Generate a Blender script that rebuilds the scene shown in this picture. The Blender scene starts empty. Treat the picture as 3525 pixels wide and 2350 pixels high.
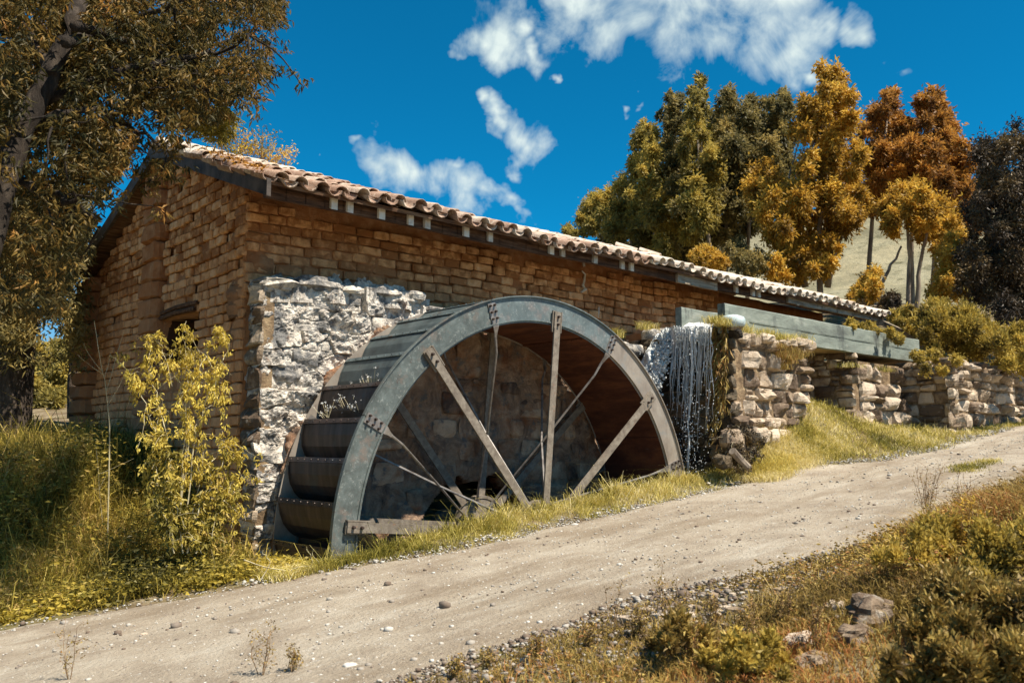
import bpy, math, random
import numpy as np
from math import radians, pi, sin, cos

rng = np.random.default_rng(7)
random.seed(7)
SC = bpy.context.scene

# ------------------------------------------------------------------ camera
LENS_PX, YAW, PITCH, ROLL = 2993.8 / 3525.0, 0.728916, 0.1177683, 0.0045963
_f = np.array([sin(YAW) * cos(PITCH), cos(YAW) * cos(PITCH), sin(PITCH)])
_r0 = np.array([cos(YAW), -sin(YAW), 0.0]); _u0 = np.cross(_r0, _f)
_r = cos(ROLL) * _r0 + sin(ROLL) * _u0
_u = -sin(ROLL) * _r0 + cos(ROLL) * _u0
from mathutils import Matrix, Vector
cam = bpy.data.cameras.new('camera'); co = bpy.data.objects.new('camera', cam)
SC.collection.objects.link(co)
m = Matrix(((_r[0], _u[0], -_f[0], 0), (_r[1], _u[1], -_f[1], 0), (_r[2], _u[2], -_f[2], 0), (0, 0, 0, 1)))
co.matrix_world = m
cam.lens = 36.0 * LENS_PX; cam.sensor_width = 36.0; cam.clip_end = 3000; cam.clip_start = 0.05
SC.camera = co
cam.dof.use_dof = True; cam.dof.focus_distance = 11.0; cam.dof.aperture_fstop = 2.8
SC.view_settings.view_transform = 'Standard'; SC.view_settings.look = 'None'
SC.view_settings.gamma = 1; SC.view_settings.use_curve_mapping = False
SC.view_settings.exposure = 0.85
SC.cycles.max_bounces = 6; SC.cycles.transparent_max_bounces = 8
SC.cycles.diffuse_bounces = 3; SC.cycles.glossy_bounces = 2


def ray(dx, dy):
    """direction of the sight line through a point of the photograph (2352 x 1568 grid)"""
    x = dx * 1.49872 - 1762.5; y = dy * 1.49872 - 1175.0
    return _f + (x * _r - y * _u) / 2993.8


def PY(dx, dy, Y):
    d = ray(dx, dy); return d * (Y / d[1])


def PX(dx, dy, X):
    d = ray(dx, dy); return d * (X / d[0])


# ------------------------------------------------------------------ sun, sky
SUN = np.array([0.33, -1.0, 1.75]); SUN /= np.linalg.norm(SUN)
sl = bpy.data.lights.new('sun', 'SUN'); sl.energy = 5.0; sl.angle = radians(0.53); sl.color = (1.0, 0.905, 0.77)
so = bpy.data.objects.new('sun', sl); SC.collection.objects.link(so)
so.rotation_euler = Vector(SUN).to_track_quat('Z', 'Y').to_euler()
so.location = (0, 0, 30)

W = bpy.data.worlds.new('World'); SC.world = W; W.use_nodes = True
nt = W.node_tree; N = nt.nodes; L = nt.links
N.clear()
out = N.new('ShaderNodeOutputWorld'); bg = N.new('ShaderNodeBackground'); bg.inputs['Strength'].default_value = 0.07
sky = N.new('ShaderNodeTexSky'); sky.sky_type = 'NISHITA'; sky.sun_disc = False
sky.sun_elevation = math.asin(SUN[2]); sky.sun_rotation = math.atan2(SUN[0], SUN[1])
sky.altitude = 3200; sky.ozone_density = 3.0; sky.air_density = 1.0; sky.dust_density = 0.3


def wmath(op, a, b=None, c=None, clamp=False):
    n = N.new('ShaderNodeMath'); n.operation = op; n.use_clamp = clamp
    for i, v in enumerate((a, b, c)):
        if v is None: continue
        if isinstance(v, (int, float)): n.inputs[i].default_value = v
        else: L.new(v, n.inputs[i])
    return n.outputs[0]


tint = N.new('ShaderNodeMix'); tint.data_type = 'RGBA'; tint.blend_type = 'MULTIPLY'
tint.inputs['Factor'].default_value = 1.0
L.new(sky.outputs[0], tint.inputs['A']); tint.inputs['B'].default_value = (0.02, 1.0, 1.18, 1)
tc = N.new('ShaderNodeTexCoord')
# towards the horizon the blue pales; warm tint added to redden the shaded adobe
sepz = N.new('ShaderNodeSeparateXYZ'); L.new(tc.outputs['Generated'], sepz.inputs[0])
hz = N.new('ShaderNodeMapRange'); hz.interpolation_type = 'SMOOTHSTEP'; L.new(sepz.outputs['Z'], hz.inputs[0])
hz.inputs[1].default_value = 0.02; hz.inputs[2].default_value = 0.24; hz.inputs[3].default_value = 1.0; hz.inputs[4].default_value = 0.0
hm = N.new('ShaderNodeMix'); hm.data_type = 'RGBA'; L.new(hz.outputs[0], hm.inputs['Factor'])
hm.inputs['A'].default_value = (0.03, 0.98, 1.18, 1); hm.inputs['B'].default_value = (0.85, 0.92, 0.85, 1); L.new(hm.outputs['Result'], tint.inputs['B'])
nz = N.new('ShaderNodeTexNoise'); nz.inputs['Scale'].default_value = 13; nz.inputs['Detail'].default_value = 7; nz.inputs['Roughness'].default_value = 0.62
nz.inputs['Distortion'].default_value = 0.5
nz2 = N.new('ShaderNodeTexNoise'); nz2.inputs['Scale'].default_value = 5; nz2.inputs['Detail'].default_value = 5
L.new(tc.outputs['Generated'], nz.inputs['Vector']); L.new(tc.outputs['Generated'], nz2.inputs['Vector'])
# cumulus puffs: (x, y, radius) in the photograph grid, turned into sky directions
PUFFS = [(1340, 20, 95), (1440, 60, 100), (1540, 70, 110), (1640, 80, 110), (1740, 90, 105), (1830, 110, 85), (1400, 100, 60), (1500, -30, 160),
         (1650, -40, 160), (1780, 10, 110), (1870, 70, 60), (1300, -30, 70), (1433, 178, 16), (1860, 190, 30),
         (1150, 90, 72), (1100, 75, 50), (1185, 115, 50), (1245, 128, 34), (1050, 110, 34), (1210, 70, 38), (1298, 195, 13),
         (1150, 260, 42), (1190, 300, 55), (1215, 340, 45), (1190, 370, 38), (1120, 240, 26), (1125, 300, 30), (1235, 275, 22),
         (860, 365, 52), (910, 390, 62), (960, 400, 50), (1020, 400, 62), (1070, 420, 65), (1110, 440, 55), (1150, 470, 42), (985, 430, 40), (1180, 495, 30), (820, 345, 24),
         (1040, 370, 40), (1960, 60, 45), (2020, 170, 26), (985, 80, 12), (735, 361, 12), (1440, 240, 16)]
nw = N.new('ShaderNodeTexNoise'); nw.inputs['Scale'].default_value = 16; nw.inputs['Detail'].default_value = 4
L.new(tc.outputs['Generated'], nw.inputs['Vector'])
sub = N.new('ShaderNodeVectorMath'); sub.operation = 'SUBTRACT'; L.new(nw.outputs['Color'], sub.inputs[0]); sub.inputs[1].default_value = (0.5, 0.5, 0.5)
warp = N.new('ShaderNodeVectorMath'); warp.operation = 'MULTIPLY_ADD'; L.new(sub.outputs[0], warp.inputs[0]); warp.inputs[1].default_value = (0.09, 0.09, 0.09); L.new(tc.outputs['Generated'], warp.inputs[2])
acc = None
for (px, py, pr) in PUFFS:
    d = ray(px, py); d = d / np.linalg.norm(d)
    v = N.new('ShaderNodeVectorMath'); v.operation = 'DISTANCE'
    L.new(warp.outputs[0], v.inputs[0]); v.inputs[1].default_value = tuple(d)
    rr = pr / 2250.0
    q = wmath('MULTIPLY_ADD', v.outputs['Value'], -1.0 / rr, 1.0)
    acc = q if acc is None else wmath('SMOOTH_MAX', acc, q, 0.25)
nn = wmath('MULTIPLY_ADD', nz.outputs[0], 3.6, -1.78)
dens = wmath('ADD', wmath('MULTIPLY', acc, 1.25), nn)
dens = wmath('MULTIPLY_ADD', dens, 0.72, 0.06, clamp=True)
edge = wmath('MULTIPLY_ADD', acc, 1.6, 1.05, clamp=True)
dens = wmath('MULTIPLY', dens, edge, clamp=True)
cshade = N.new('ShaderNodeMix'); cshade.data_type = 'RGBA'
L.new(nz2.outputs[0], cshade.inputs['Factor'])
cshade.inputs['A'].default_value = (4.6, 5.9, 6.0, 1); cshade.inputs['B'].default_value = (7.8, 8.4, 7.9, 1)
cm = N.new('ShaderNodeMix'); cm.data_type = 'RGBA'
L.new(dens, cm.inputs['Factor']); L.new(tint.outputs['Result'], cm.inputs['A']); L.new(cshade.outputs['Result'], cm.inputs['B'])
L.new(cm.outputs['Result'], bg.inputs['Color']); L.new(bg.outputs[0], out.inputs[0])


# ------------------------------------------------------------------ helpers
def _hash(ix, iy, iz, seed):
    h = (ix * 374761393 + iy * 668265263 + iz * 2147483647 + seed * 974634777).astype(np.int64)
    h = (h ^ (h >> 13)) * 1274126177
    h = h & 0xffffffff
    h = (h ^ (h >> 16)) & 0xffff
    return h / 65535.0


def vnoise(p, seed=0):
    p = np.asarray(p, float); i = np.floor(p).astype(np.int64); f = p - i; f = f * f * (3 - 2 * f)
    r = 0
    for a in (0, 1):
        wa = f[..., 0] if a else 1 - f[..., 0]
        for b in (0, 1):
            wb = f[..., 1] if b else 1 - f[..., 1]
            for c in (0, 1):
                wc = f[..., 2] if c else 1 - f[..., 2]
                r = r + wa * wb * wc * _hash(i[..., 0] + a, i[..., 1] + b, i[..., 2] + c, seed)
    return r * 2 - 1


def fbm(p, oct=4, seed=0, gain=0.5):
    p = np.asarray(p, float); s = 0; a = 1.0; t = 0
    for o in range(oct):
        s = s + a * vnoise(p * (2.03 ** o) + o * 17.3, seed + o); t += a; a *= gain
    return s / t


def sstep(a, b, x):
    t = np.clip((np.asarray(x, float) - a) / (b - a), 0, 1); return t * t * (3 - 2 * t)


def mesh(name, V, F, mat=None, smooth=False, rnd=None):
    """V (n,3); F array (k,3|4) or a list of such arrays"""
    me = bpy.data.meshes.new(name)
    V = np.asarray(V, np.float32)
    Fs = F if isinstance(F, list) else [F]
    Fs = [np.asarray(f, np.int32) for f in Fs if len(f)]
    nl = sum(f.size for f in Fs); npoly = sum(len(f) for f in Fs)
    me.vertices.add(len(V)); me.vertices.foreach_set('co', V.ravel())
    me.loops.add(nl); me.polygons.add(npoly)
    me.loops.foreach_set('vertex_index', np.concatenate([f.ravel() for f in Fs]))
    starts = []; s = 0
    for f in Fs:
        k = f.shape[1]; starts.append(s + np.arange(len(f)) * k); s += f.size
    me.polygons.foreach_set('loop_start', np.concatenate(starts).astype(np.int32))
    me.polygons.foreach_set('use_smooth', np.full(npoly, bool(smooth)))
    if rnd is not None:
        a = me.attributes.new('rnd', 'FLOAT', 'POINT'); a.data.foreach_set('value', np.asarray(rnd, np.float32))
    me.update(calc_edges=True); me.validate()
    if mat: me.materials.append(mat)
    return me


def link(name, me, parent=None, loc=None, rot=None, scale=None, **tags):
    o = bpy.data.objects.new(name, me); SC.collection.objects.link(o)
    if parent is not None: o.parent = parent
    if loc is not None: o.location = tuple(float(v) for v in loc)
    if rot is not None: o.rotation_euler = rot
    if scale is not None: o.scale = tuple(float(v) for v in scale)
    for k, v in tags.items(): o[k] = v
    return o


def obj(name, V, F, mat, parent=None, smooth=False, rnd=None, **tags):
    return link(name, mesh(name, V, F, mat, smooth, rnd), parent, **tags)


def thing(name, label, category, loc=(0, 0, 0), group=None):
    o = bpy.data.objects.new(name, None); SC.collection.objects.link(o)
    o.location = tuple(float(v) for v in loc); o.empty_display_size = 0.3
    o['label'] = label; o['category'] = category
    if group: o['group'] = group
    return o


class MB:
    """collects pieces into one mesh"""
    def __init__(s): s.V = []; s.F3 = []; s.F4 = []; s.R = []; s.n = 0

    def add(s, V, F, r=0.5):
        V = np.asarray(V, float).reshape(-1, 3)
        Fs = F if isinstance(F, list) else [F]
        for f in Fs:
            f = np.asarray(f, int)
            if not len(f): continue
            (s.F3 if f.shape[1] == 3 else s.F4).append(f + s.n)
        s.V.append(V); s.n += len(V)
        s.R.append(np.full(len(V), r) if np.isscalar(r) else np.asarray(r))
        return s

    def out(s):
        V = np.concatenate(s.V)
        F = [np.concatenate(f) for f in (s.F3, s.F4) if f]
        return V, F, np.concatenate(s.R)

    def obj(s, name, mat, parent=None, smooth=False, **tags):
        V, F, R = s.out(); return obj(name, V, F, mat, parent, smooth, R, **tags)


def box(c, sz, ch=0.0):
    """box; c centre, sz full size"""
    x, y, z = np.array(sz) / 2
    V = np.array([[-x, -y, -z], [x, -y, -z], [x, y, -z], [-x, y, -z], [-x, -y, z], [x, -y, z], [x, y, z], [-x, y, z]]) + np.array(c)
    F = np.array([[0, 3, 2, 1], [4, 5, 6, 7], [0, 1, 5, 4], [1, 2, 6, 5], [2, 3, 7, 6], [3, 0, 4, 7]])
    return V, F


def tube(pts, r, n=6, cap=True):
    pts = np.asarray(pts, float); k = len(pts)
    r = np.full(k, r) if np.isscalar(r) else np.asarray(r, float)
    T = np.gradient(pts, axis=0); T /= np.linalg.norm(T, axis=1)[:, None] + 1e-9
    ref = np.array([0.31, 0.17, 0.93]); A = np.cross(T, ref); A /= np.linalg.norm(A, axis=1)[:, None] + 1e-9
    B = np.cross(T, A)
    a = np.linspace(0, 2 * pi, n, endpoint=False)
    V = (pts[:, None] + r[:, None, None] * (np.cos(a)[None, :, None] * A[:, None] + np.sin(a)[None, :, None] * B[:, None])).reshape(-1, 3)
    i = np.arange(k - 1)[:, None] * n; j = np.arange(n)[None, :]; j2 = (j + 1) % n
    F = np.stack([i + j, i + j2, i + n + j2, i + n + j], -1).reshape(-1, 4)
    if not cap: return V, F
    V = np.vstack([V, pts[:1], pts[-1:]]); c0 = k * n
    jj = np.arange(n)
    T1 = np.stack([np.full(n, c0), (jj + 1) % n, jj], -1)
    T2 = np.stack([np.full(n, c0 + 1), (k - 1) * n + jj, (k - 1) * n + (jj + 1) % n], -1)
    return V, [F, np.vstack([T1, T2])]


def grid_faces(nu, nv):
    i = np.arange(nu - 1)[:, None] * nv; j = np.arange(nv - 1)[None, :]
    return np.stack([i + j, i + nv + j, i + nv + j + 1, i + j + 1], -1).reshape(-1, 4)


# ------------------------------------------------------------------ materials
def mat(name, cols, scale=4.0, rough=0.9, bump=0.3, bscale=20.0, metal=0.0, rnd=0.0, objrnd=0.0, stops=None, detail=8.0, distort=0.3,
        trans=0.0, spec=0.3, hue=None, stretch=None, bdist=0.02, extra=None, nrough=0.6, zgrad=None):
    """cols: colours along one noise; rnd / objrnd shift the brightness per piece; zgrad=(z0,z1,colour,strength): blend to that colour by height"""
    M = bpy.data.materials.new(name); M.use_nodes = True; t = M.node_tree; n = t.nodes; l = t.links
    b = n['Principled BSDF']; b.inputs['Roughness'].default_value = rough; b.inputs['Metallic'].default_value = metal
    b.inputs['Specular IOR Level'].default_value = spec
    tcn = n.new('ShaderNodeTexCoord'); geo = n.new('ShaderNodeNewGeometry')
    src = geo.outputs['Position']
    if stretch:
        mp = n.new('ShaderNodeMapping'); mp.inputs['Scale'].default_value = stretch; l.new(src, mp.inputs[0]); src = mp.outputs[0]
    nzz = n.new('ShaderNodeTexNoise'); nzz.inputs['Scale'].default_value = scale; nzz.inputs['Detail'].default_value = detail
    nzz.inputs['Roughness'].default_value = nrough; nzz.inputs['Distortion'].default_value = distort
    l.new(src, nzz.inputs['Vector'])
    fac = nzz.outputs[0]
    if rnd or objrnd:
        def madd(a, bb, c):
            q = n.new('ShaderNodeMath'); q.operation = 'MULTIPLY_ADD'; l.new(a, q.inputs[0]); q.inputs[1].default_value = bb
            if isinstance(c, float): q.inputs[2].default_value = c
            else: l.new(c, q.inputs[2])
            return q.outputs[0]
        if rnd:
            at = n.new('ShaderNodeAttribute'); at.attribute_name = 'rnd'
            fac = madd(at.outputs['Fac'], rnd, fac)
            s = n.new('ShaderNodeMath'); s.operation = 'SUBTRACT'; l.new(fac, s.inputs[0]); s.inputs[1].default_value = rnd / 2; fac = s.outputs[0]
        if objrnd:
            oi = n.new('ShaderNodeObjectInfo'); fac = madd(oi.outputs['Random'], objrnd, fac)
            s = n.new('ShaderNodeMath'); s.operation = 'SUBTRACT'; l.new(fac, s.inputs[0]); s.inputs[1].default_value = objrnd / 2; fac = s.outputs[0]
    cr = n.new('ShaderNodeValToRGB'); el = cr.color_ramp.elements
    k = len(cols)
    if stops is None: stops = [0.3 + 0.4 * i / (k - 1) for i in range(k)]
    el[0].position = stops[0]; el[0].color = (*cols[0], 1); el[1].position = stops[1]; el[1].color = (*cols[1], 1)
    for i in range(2, k):
        e = el.new(stops[i]); e.color = (*cols[i], 1)
    l.new(fac, cr.inputs[0]); col = cr.outputs[0]
    if zgrad:
        z0, z1, zc, zs = zgrad
        sp = n.new('ShaderNodeSeparateXYZ'); l.new(geo.outputs['Position'], sp.inputs[0])
        nb = n.new('ShaderNodeTexNoise'); nb.inputs['Scale'].default_value = 1.7; nb.inputs['Detail'].default_value = 6
        l.new(geo.outputs['Position'], nb.inputs['Vector'])
        ad = n.new('ShaderNodeMath'); ad.operation = 'MULTIPLY_ADD'; l.new(nb.outputs[0], ad.inputs[0]); ad.inputs[1].default_value = 1.2; l.new(sp.outputs[2], ad.inputs[2])
        mr = n.new('ShaderNodeMapRange'); l.new(ad.outputs[0], mr.inputs[0]); mr.inputs[1].default_value = z0 + 0.6; mr.inputs[2].default_value = z1 + 0.6
        mr.inputs[3].default_value = 0; mr.inputs[4].default_value = zs
        mx = n.new('ShaderNodeMix'); mx.data_type = 'RGBA'; l.new(mr.outputs[0], mx.inputs['Factor']); l.new(col, mx.inputs['A'])
        mx.inputs['B'].default_value = (*zc, 1); col = mx.outputs['Result']
    if extra: col = extra(n, l, col, geo)
    l.new(col, b.inputs['Base Color'])
    if bump:
        n2 = n.new('ShaderNodeTexNoise'); n2.inputs['Scale'].default_value = bscale; n2.inputs['Detail'].default_value = 9
        n2.inputs['Roughness'].default_value = 0.68
        l.new(src, n2.inputs['Vector'])
        bp = n.new('ShaderNodeBump'); bp.inputs['Strength'].default_value = bump; bp.inputs['Distance'].default_value = bdist
        l.new(n2.outputs[0], bp.inputs['Height']); l.new(bp.outputs[0], b.inputs['Normal'])
    if trans:
        tr = n.new('ShaderNodeBsdfTranslucent'); l.new(col, tr.inputs['Color'])
        ms = n.new('ShaderNodeMixShader'); ms.inputs[0].default_value = trans
        l.new(b.outputs[0], ms.inputs[1]); l.new(tr.outputs[0], ms.inputs[2]); l.new(ms.outputs[0], n['Material Output'].inputs[0])
    return M


def overlay(color, scale, lo, hi, strength=1.0, stretch=None):
    """a second layer of stains of its own shape"""
    def f(n, l, col, geo):
        src = geo.outputs['Position']
        if stretch:
            mp = n.new('ShaderNodeMapping'); mp.inputs['Scale'].default_value = stretch; l.new(src, mp.inputs[0]); src = mp.outputs[0]
        q = n.new('ShaderNodeTexNoise'); q.inputs['Scale'].default_value = scale; q.inputs['Detail'].default_value = 9; q.inputs['Roughness'].default_value = 0.7
        l.new(src, q.inputs['Vector'])
        mr = n.new('ShaderNodeMapRange'); l.new(q.outputs[0], mr.inputs[0]); mr.inputs[1].default_value = lo; mr.inputs[2].default_value = hi
        mr.inputs[3].default_value = 0; mr.inputs[4].default_value = strength
        mx = n.new('ShaderNodeMix'); mx.data_type = 'RGBA'; l.new(mr.outputs[0], mx.inputs['Factor']); l.new(col, mx.inputs['A']); mx.inputs['B'].default_value = (*color, 1)
        return mx.outputs['Result']
    return f


def both(*fs):
    def f(n, l, col, geo):
        for g in fs: col = g(n, l, col, geo)
        return col
    return f


M_ADOBE = mat('adobe_brick', [(0.34, 0.135, 0.043), (0.74, 0.38, 0.16), (0.84, 0.55, 0.31)], scale=7, rough=0.95, bump=0.8, bscale=35, bdist=0.03, rnd=0.25, objrnd=0.25,
              zgrad=(2.75, 1.8, (0.70, 0.40, 0.21), 0.55), extra=overlay((0.10, 0.04, 0.018), 26, 0.60, 0.72, 0.6))
M_MUD = mat('adobe_mud', [(0.36, 0.13, 0.042), (0.42, 0.18, 0.07), (0.56, 0.29, 0.135)], scale=5, rough=0.97, bump=0.9, bscale=30, bdist=0.04,
            zgrad=(2.75, 1.9, (0.46, 0.26, 0.14), 0.5))
M_TILE = mat('clay_tile', [(0.34, 0.22, 0.155), (0.54, 0.43, 0.335), (0.68, 0.60, 0.49)], scale=6, rough=0.9, bump=0.5, bscale=60, rnd=0.35, objrnd=0.35,
             extra=both(overlay((0.70, 0.62, 0.50), 9, 0.55, 0.66, 0.6), overlay((0.10, 0.075, 0.05), 14, 0.60, 0.70, 0.8)))
M_WOOD = mat('old_wood', [(0.045, 0.022, 0.012), (0.13, 0.065, 0.035), (0.26, 0.17, 0.10)], scale=5, rough=0.85, bump=0.6, bscale=18, stretch=(0.6, 4, 6), objrnd=0.2)
M_WOODPALE = mat('weathered_wood', [(0.16, 0.11, 0.075), (0.36, 0.30, 0.22), (0.52, 0.45, 0.34)], scale=4, rough=0.85, bump=0.5, bscale=18, stretch=(0.5, 4, 6),
                 extra=overlay((0.09, 0.06, 0.04), 5, 0.55, 0.66, 0.8))
M_RAFTER = mat('whitewashed_wood', [(0.42, 0.36, 0.28), (0.66, 0.60, 0.50), (0.78, 0.73, 0.62)], scale=8, rough=0.8, bump=0.3, objrnd=0.3)
M_BARGE = mat('grey_plank', [(0.035, 0.028, 0.024), (0.085, 0.070, 0.060), (0.15, 0.12, 0.10)], scale=4, rough=0.8, bump=0.4, bscale=16,
              extra=overlay((0.22, 0.20, 0.16), 12, 0.62, 0.74, 0.6, stretch=(1, 1, 0.25)))
M_LIME = mat('limewashed_rubble', [(0.13, 0.125, 0.12), (0.36, 0.335, 0.30), (0.70, 0.63, 0.53), (0.86, 0.80, 0.70)], stops=[0.33, 0.43, 0.53, 0.66], scale=4.2, rough=0.92, bump=1.0, bscale=22, bdist=0.05,
             detail=12, distort=0.9, nrough=0.72, rnd=0.12, objrnd=0.12, extra=both(overlay((0.15, 0.155, 0.16), 3.0, 0.50, 0.58, 0.85), overlay((0.34, 0.13, 0.05), 5.3, 0.61, 0.70, 0.55), overlay((0.06, 0.055, 0.055), 11, 0.60, 0.68, 0.7)))
M_LIMECORE = mat('lime_mortar', [(0.20, 0.20, 0.195), (0.62, 0.55, 0.465), (0.85, 0.79, 0.69)], stops=[0.36, 0.45, 0.56], scale=6, rough=0.95, bump=1.0, bscale=28, bdist=0.05, detail=12,
                 distort=0.7, nrough=0.75, extra=both(overlay((0.13, 0.135, 0.14), 3.2, 0.50, 0.58, 0.85), overlay((0.07, 0.06, 0.055), 9, 0.56, 0.64, 0.8), overlay((0.42, 0.22, 0.11), 4.1, 0.60, 0.68, 0.5)))
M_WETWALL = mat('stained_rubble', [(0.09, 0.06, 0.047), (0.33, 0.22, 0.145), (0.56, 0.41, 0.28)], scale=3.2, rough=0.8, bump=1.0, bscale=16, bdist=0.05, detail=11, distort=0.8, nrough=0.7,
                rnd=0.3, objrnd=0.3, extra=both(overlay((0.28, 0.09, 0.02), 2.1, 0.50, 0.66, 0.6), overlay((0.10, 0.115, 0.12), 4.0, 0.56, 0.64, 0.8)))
M_STONE = mat('field_stone', [(0.13, 0.09, 0.06), (0.33, 0.25, 0.17), (0.54, 0.44, 0.33)], scale=6, rough=0.9, bump=0.8, bscale=26, bdist=0.03, rnd=0.4, objrnd=0.4, detail=11, nrough=0.7,
              extra=both(overlay((0.60, 0.57, 0.49), 7, 0.58, 0.68, 0.6), overlay((0.05, 0.045, 0.04), 9, 0.60, 0.70, 0.8)))
M_STONEBED = mat('earth_mortar', [(0.09, 0.06, 0.035), (0.24, 0.165, 0.095), (0.42, 0.31, 0.18)], scale=7, rough=1.0, bump=0.9, bscale=24, bdist=0.04)
M_CONC = mat('green_grey_concrete', [(0.10, 0.112, 0.098), (0.205, 0.235, 0.20), (0.34, 0.36, 0.31)], scale=2.4, rough=0.85, bump=0.5, bscale=16, stretch=(0.5, 1, 1.6), detail=11, nrough=0.7,
             extra=both(overlay((0.045, 0.05, 0.05), 2.2, 0.56, 0.68, 0.85, stretch=(1, 1, 0.35)), overlay((0.55, 0.52, 0.44), 12, 0.62, 0.72, 0.5)))
M_CONCU = mat('stained_concrete', [(0.10, 0.065, 0.03), (0.34, 0.24, 0.12), (0.5, 0.38, 0.2)], scale=3, rough=0.9, bump=0.4)
RUST = overlay((0.16, 0.075, 0.04), 6, 0.57, 0.68, 0.8)
M_TEAL = mat('teal_painted_steel', [(0.05, 0.056, 0.051), (0.10, 0.118, 0.110), (0.165, 0.195, 0.185)], scale=5, rough=0.45, bump=0.15, bscale=60, bdist=0.008, metal=0.12, spec=0.4,
             detail=13, nrough=0.75, extra=both(overlay((0.20, 0.15, 0.12), 4, 0.54, 0.68, 0.7), overlay((0.10, 0.045, 0.03), 13, 0.61, 0.70, 0.8), overlay((0.34, 0.36, 0.33), 24, 0.55, 0.68, 0.55), overlay((0.05, 0.06, 0.06), 34, 0.60, 0.72, 0.6)))
M_TEALB = mat('blue_painted_steel', [(0.08, 0.10, 0.10), (0.12, 0.150, 0.150), (0.19, 0.232, 0.23)], scale=4, rough=0.45, bump=0.15, bscale=60, bdist=0.008, metal=0.12, spec=0.4,
              detail=13, nrough=0.75, extra=both(overlay((0.22, 0.17, 0.15), 3, 0.54, 0.68, 0.7), overlay((0.12, 0.06, 0.04), 16, 0.62, 0.70, 0.7), overlay((0.38, 0.41, 0.40), 24, 0.55, 0.68, 0.5), overlay((0.06, 0.08, 0.085), 34, 0.60, 0.72, 0.6)))
M_BEIGE = mat('bleached_steel', [(0.20, 0.165, 0.135), (0.32, 0.275, 0.225), (0.42, 0.38, 0.31)], scale=3, rough=0.5, bump=0.15, bscale=80, bdist=0.004, metal=0.3, spec=0.5,
              stretch=(1, 1, 0.6), detail=12, nrough=0.7, extra=both(overlay((0.16, 0.085, 0.06), 7, 0.60, 0.70, 0.6), overlay((0.22, 0.26, 0.27), 4, 0.56, 0.68, 0.5)))
M_SHADESTEEL = mat('shaded_steel_bucket', [(0.022, 0.015, 0.013), (0.05, 0.036, 0.031), (0.095, 0.066, 0.055)], scale=4, rough=0.5, bump=0.2, bscale=40, bdist=0.005, metal=0.3, spec=0.45,
                  stretch=(1.5, 2.5, 0.5), detail=11, extra=overlay((0.05, 0.065, 0.075), 2.5, 0.53, 0.66, 0.8))  # bucket steel darkened for the side turned away from the sun
M_LITSTEEL = mat('sunlit_slate_bucket', [(0.06, 0.075, 0.08), (0.11, 0.145, 0.15), (0.17, 0.21, 0.21)], scale=3, rough=0.45, bump=0.1, bscale=40, bdist=0.004, metal=0.3, spec=0.5,
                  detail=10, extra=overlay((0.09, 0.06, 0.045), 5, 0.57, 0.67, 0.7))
M_RUSTIN = mat('rusted_steel', [(0.045, 0.014, 0.010), (0.095, 0.034, 0.020), (0.22, 0.080, 0.035)], scale=2.6, rough=0.8, bump=0.4, bscale=30, bdist=0.01, metal=0.1,
               stretch=(2.2, 0.5, 1.2), detail=11, nrough=0.7, extra=overlay((0.20, 0.15, 0.12), 2.2, 0.60, 0.72, 0.6, stretch=(1.6, 0.4, 1.6)))
M_BAR = mat('worn_steel_bar', [(0.085, 0.066, 0.050), (0.18, 0.15, 0.115), (0.29, 0.255, 0.205)], scale=9, rough=0.7, bump=0.3, bscale=60, bdist=0.005, metal=0.1, spec=0.5, nrough=0.75,
            extra=overlay((0.20, 0.08, 0.035), 6, 0.60, 0.70, 0.7))
M_ROD = mat('round_steel_rod', [(0.12, 0.10, 0.09), (0.24, 0.22, 0.20), (0.36, 0.33, 0.30)], scale=10, rough=0.4, bump=0.2, bscale=60, bdist=0.004, metal=0.4, spec=0.5)
M_BOLT = mat('dark_bolt', [(0.03, 0.02, 0.016), (0.08, 0.055, 0.045)], scale=10, rough=0.6, bump=0, metal=0.3)
M_BARK = mat('tree_bark', [(0.03, 0.022, 0.018), (0.085, 0.065, 0.05), (0.17, 0.13, 0.10)], scale=6, rough=0.95, bump=0.9, bscale=14, bdist=0.04, stretch=(2, 2, 0.5))
M_BARKDARK = mat('dark_wet_bark', [(0.012, 0.009, 0.007), (0.04, 0.030, 0.022), (0.10, 0.078, 0.058)], scale=6, rough=0.95, bump=0.9, bscale=14, bdist=0.04, stretch=(2, 2, 0.5))
M_BARKPALE = mat('eucalyptus_bark', [(0.10, 0.075, 0.055), (0.26, 0.21, 0.16), (0.42, 0.36, 0.28)], scale=2, rough=0.9, bump=0.4, stretch=(2, 2, 0.4))
M_TWIG = mat('dry_twig', [(0.14, 0.08, 0.04), (0.32, 0.20, 0.10), (0.46, 0.33, 0.18)], scale=8, rough=0.9, bump=0)
M_TWIGPALE = mat('pale_stem', [(0.30, 0.24, 0.14), (0.48, 0.42, 0.26), (0.6, 0.55, 0.36)], scale=8, rough=0.85, bump=0)


def leafmat(name, cols, trans=0.45, scale=0.8, rnd=0.9, stops=None, rough=0.55):
    return mat(name, cols, scale=scale, rough=rough, bump=0, rnd=rnd, trans=trans, stops=stops, spec=0.35, detail=3)


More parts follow.
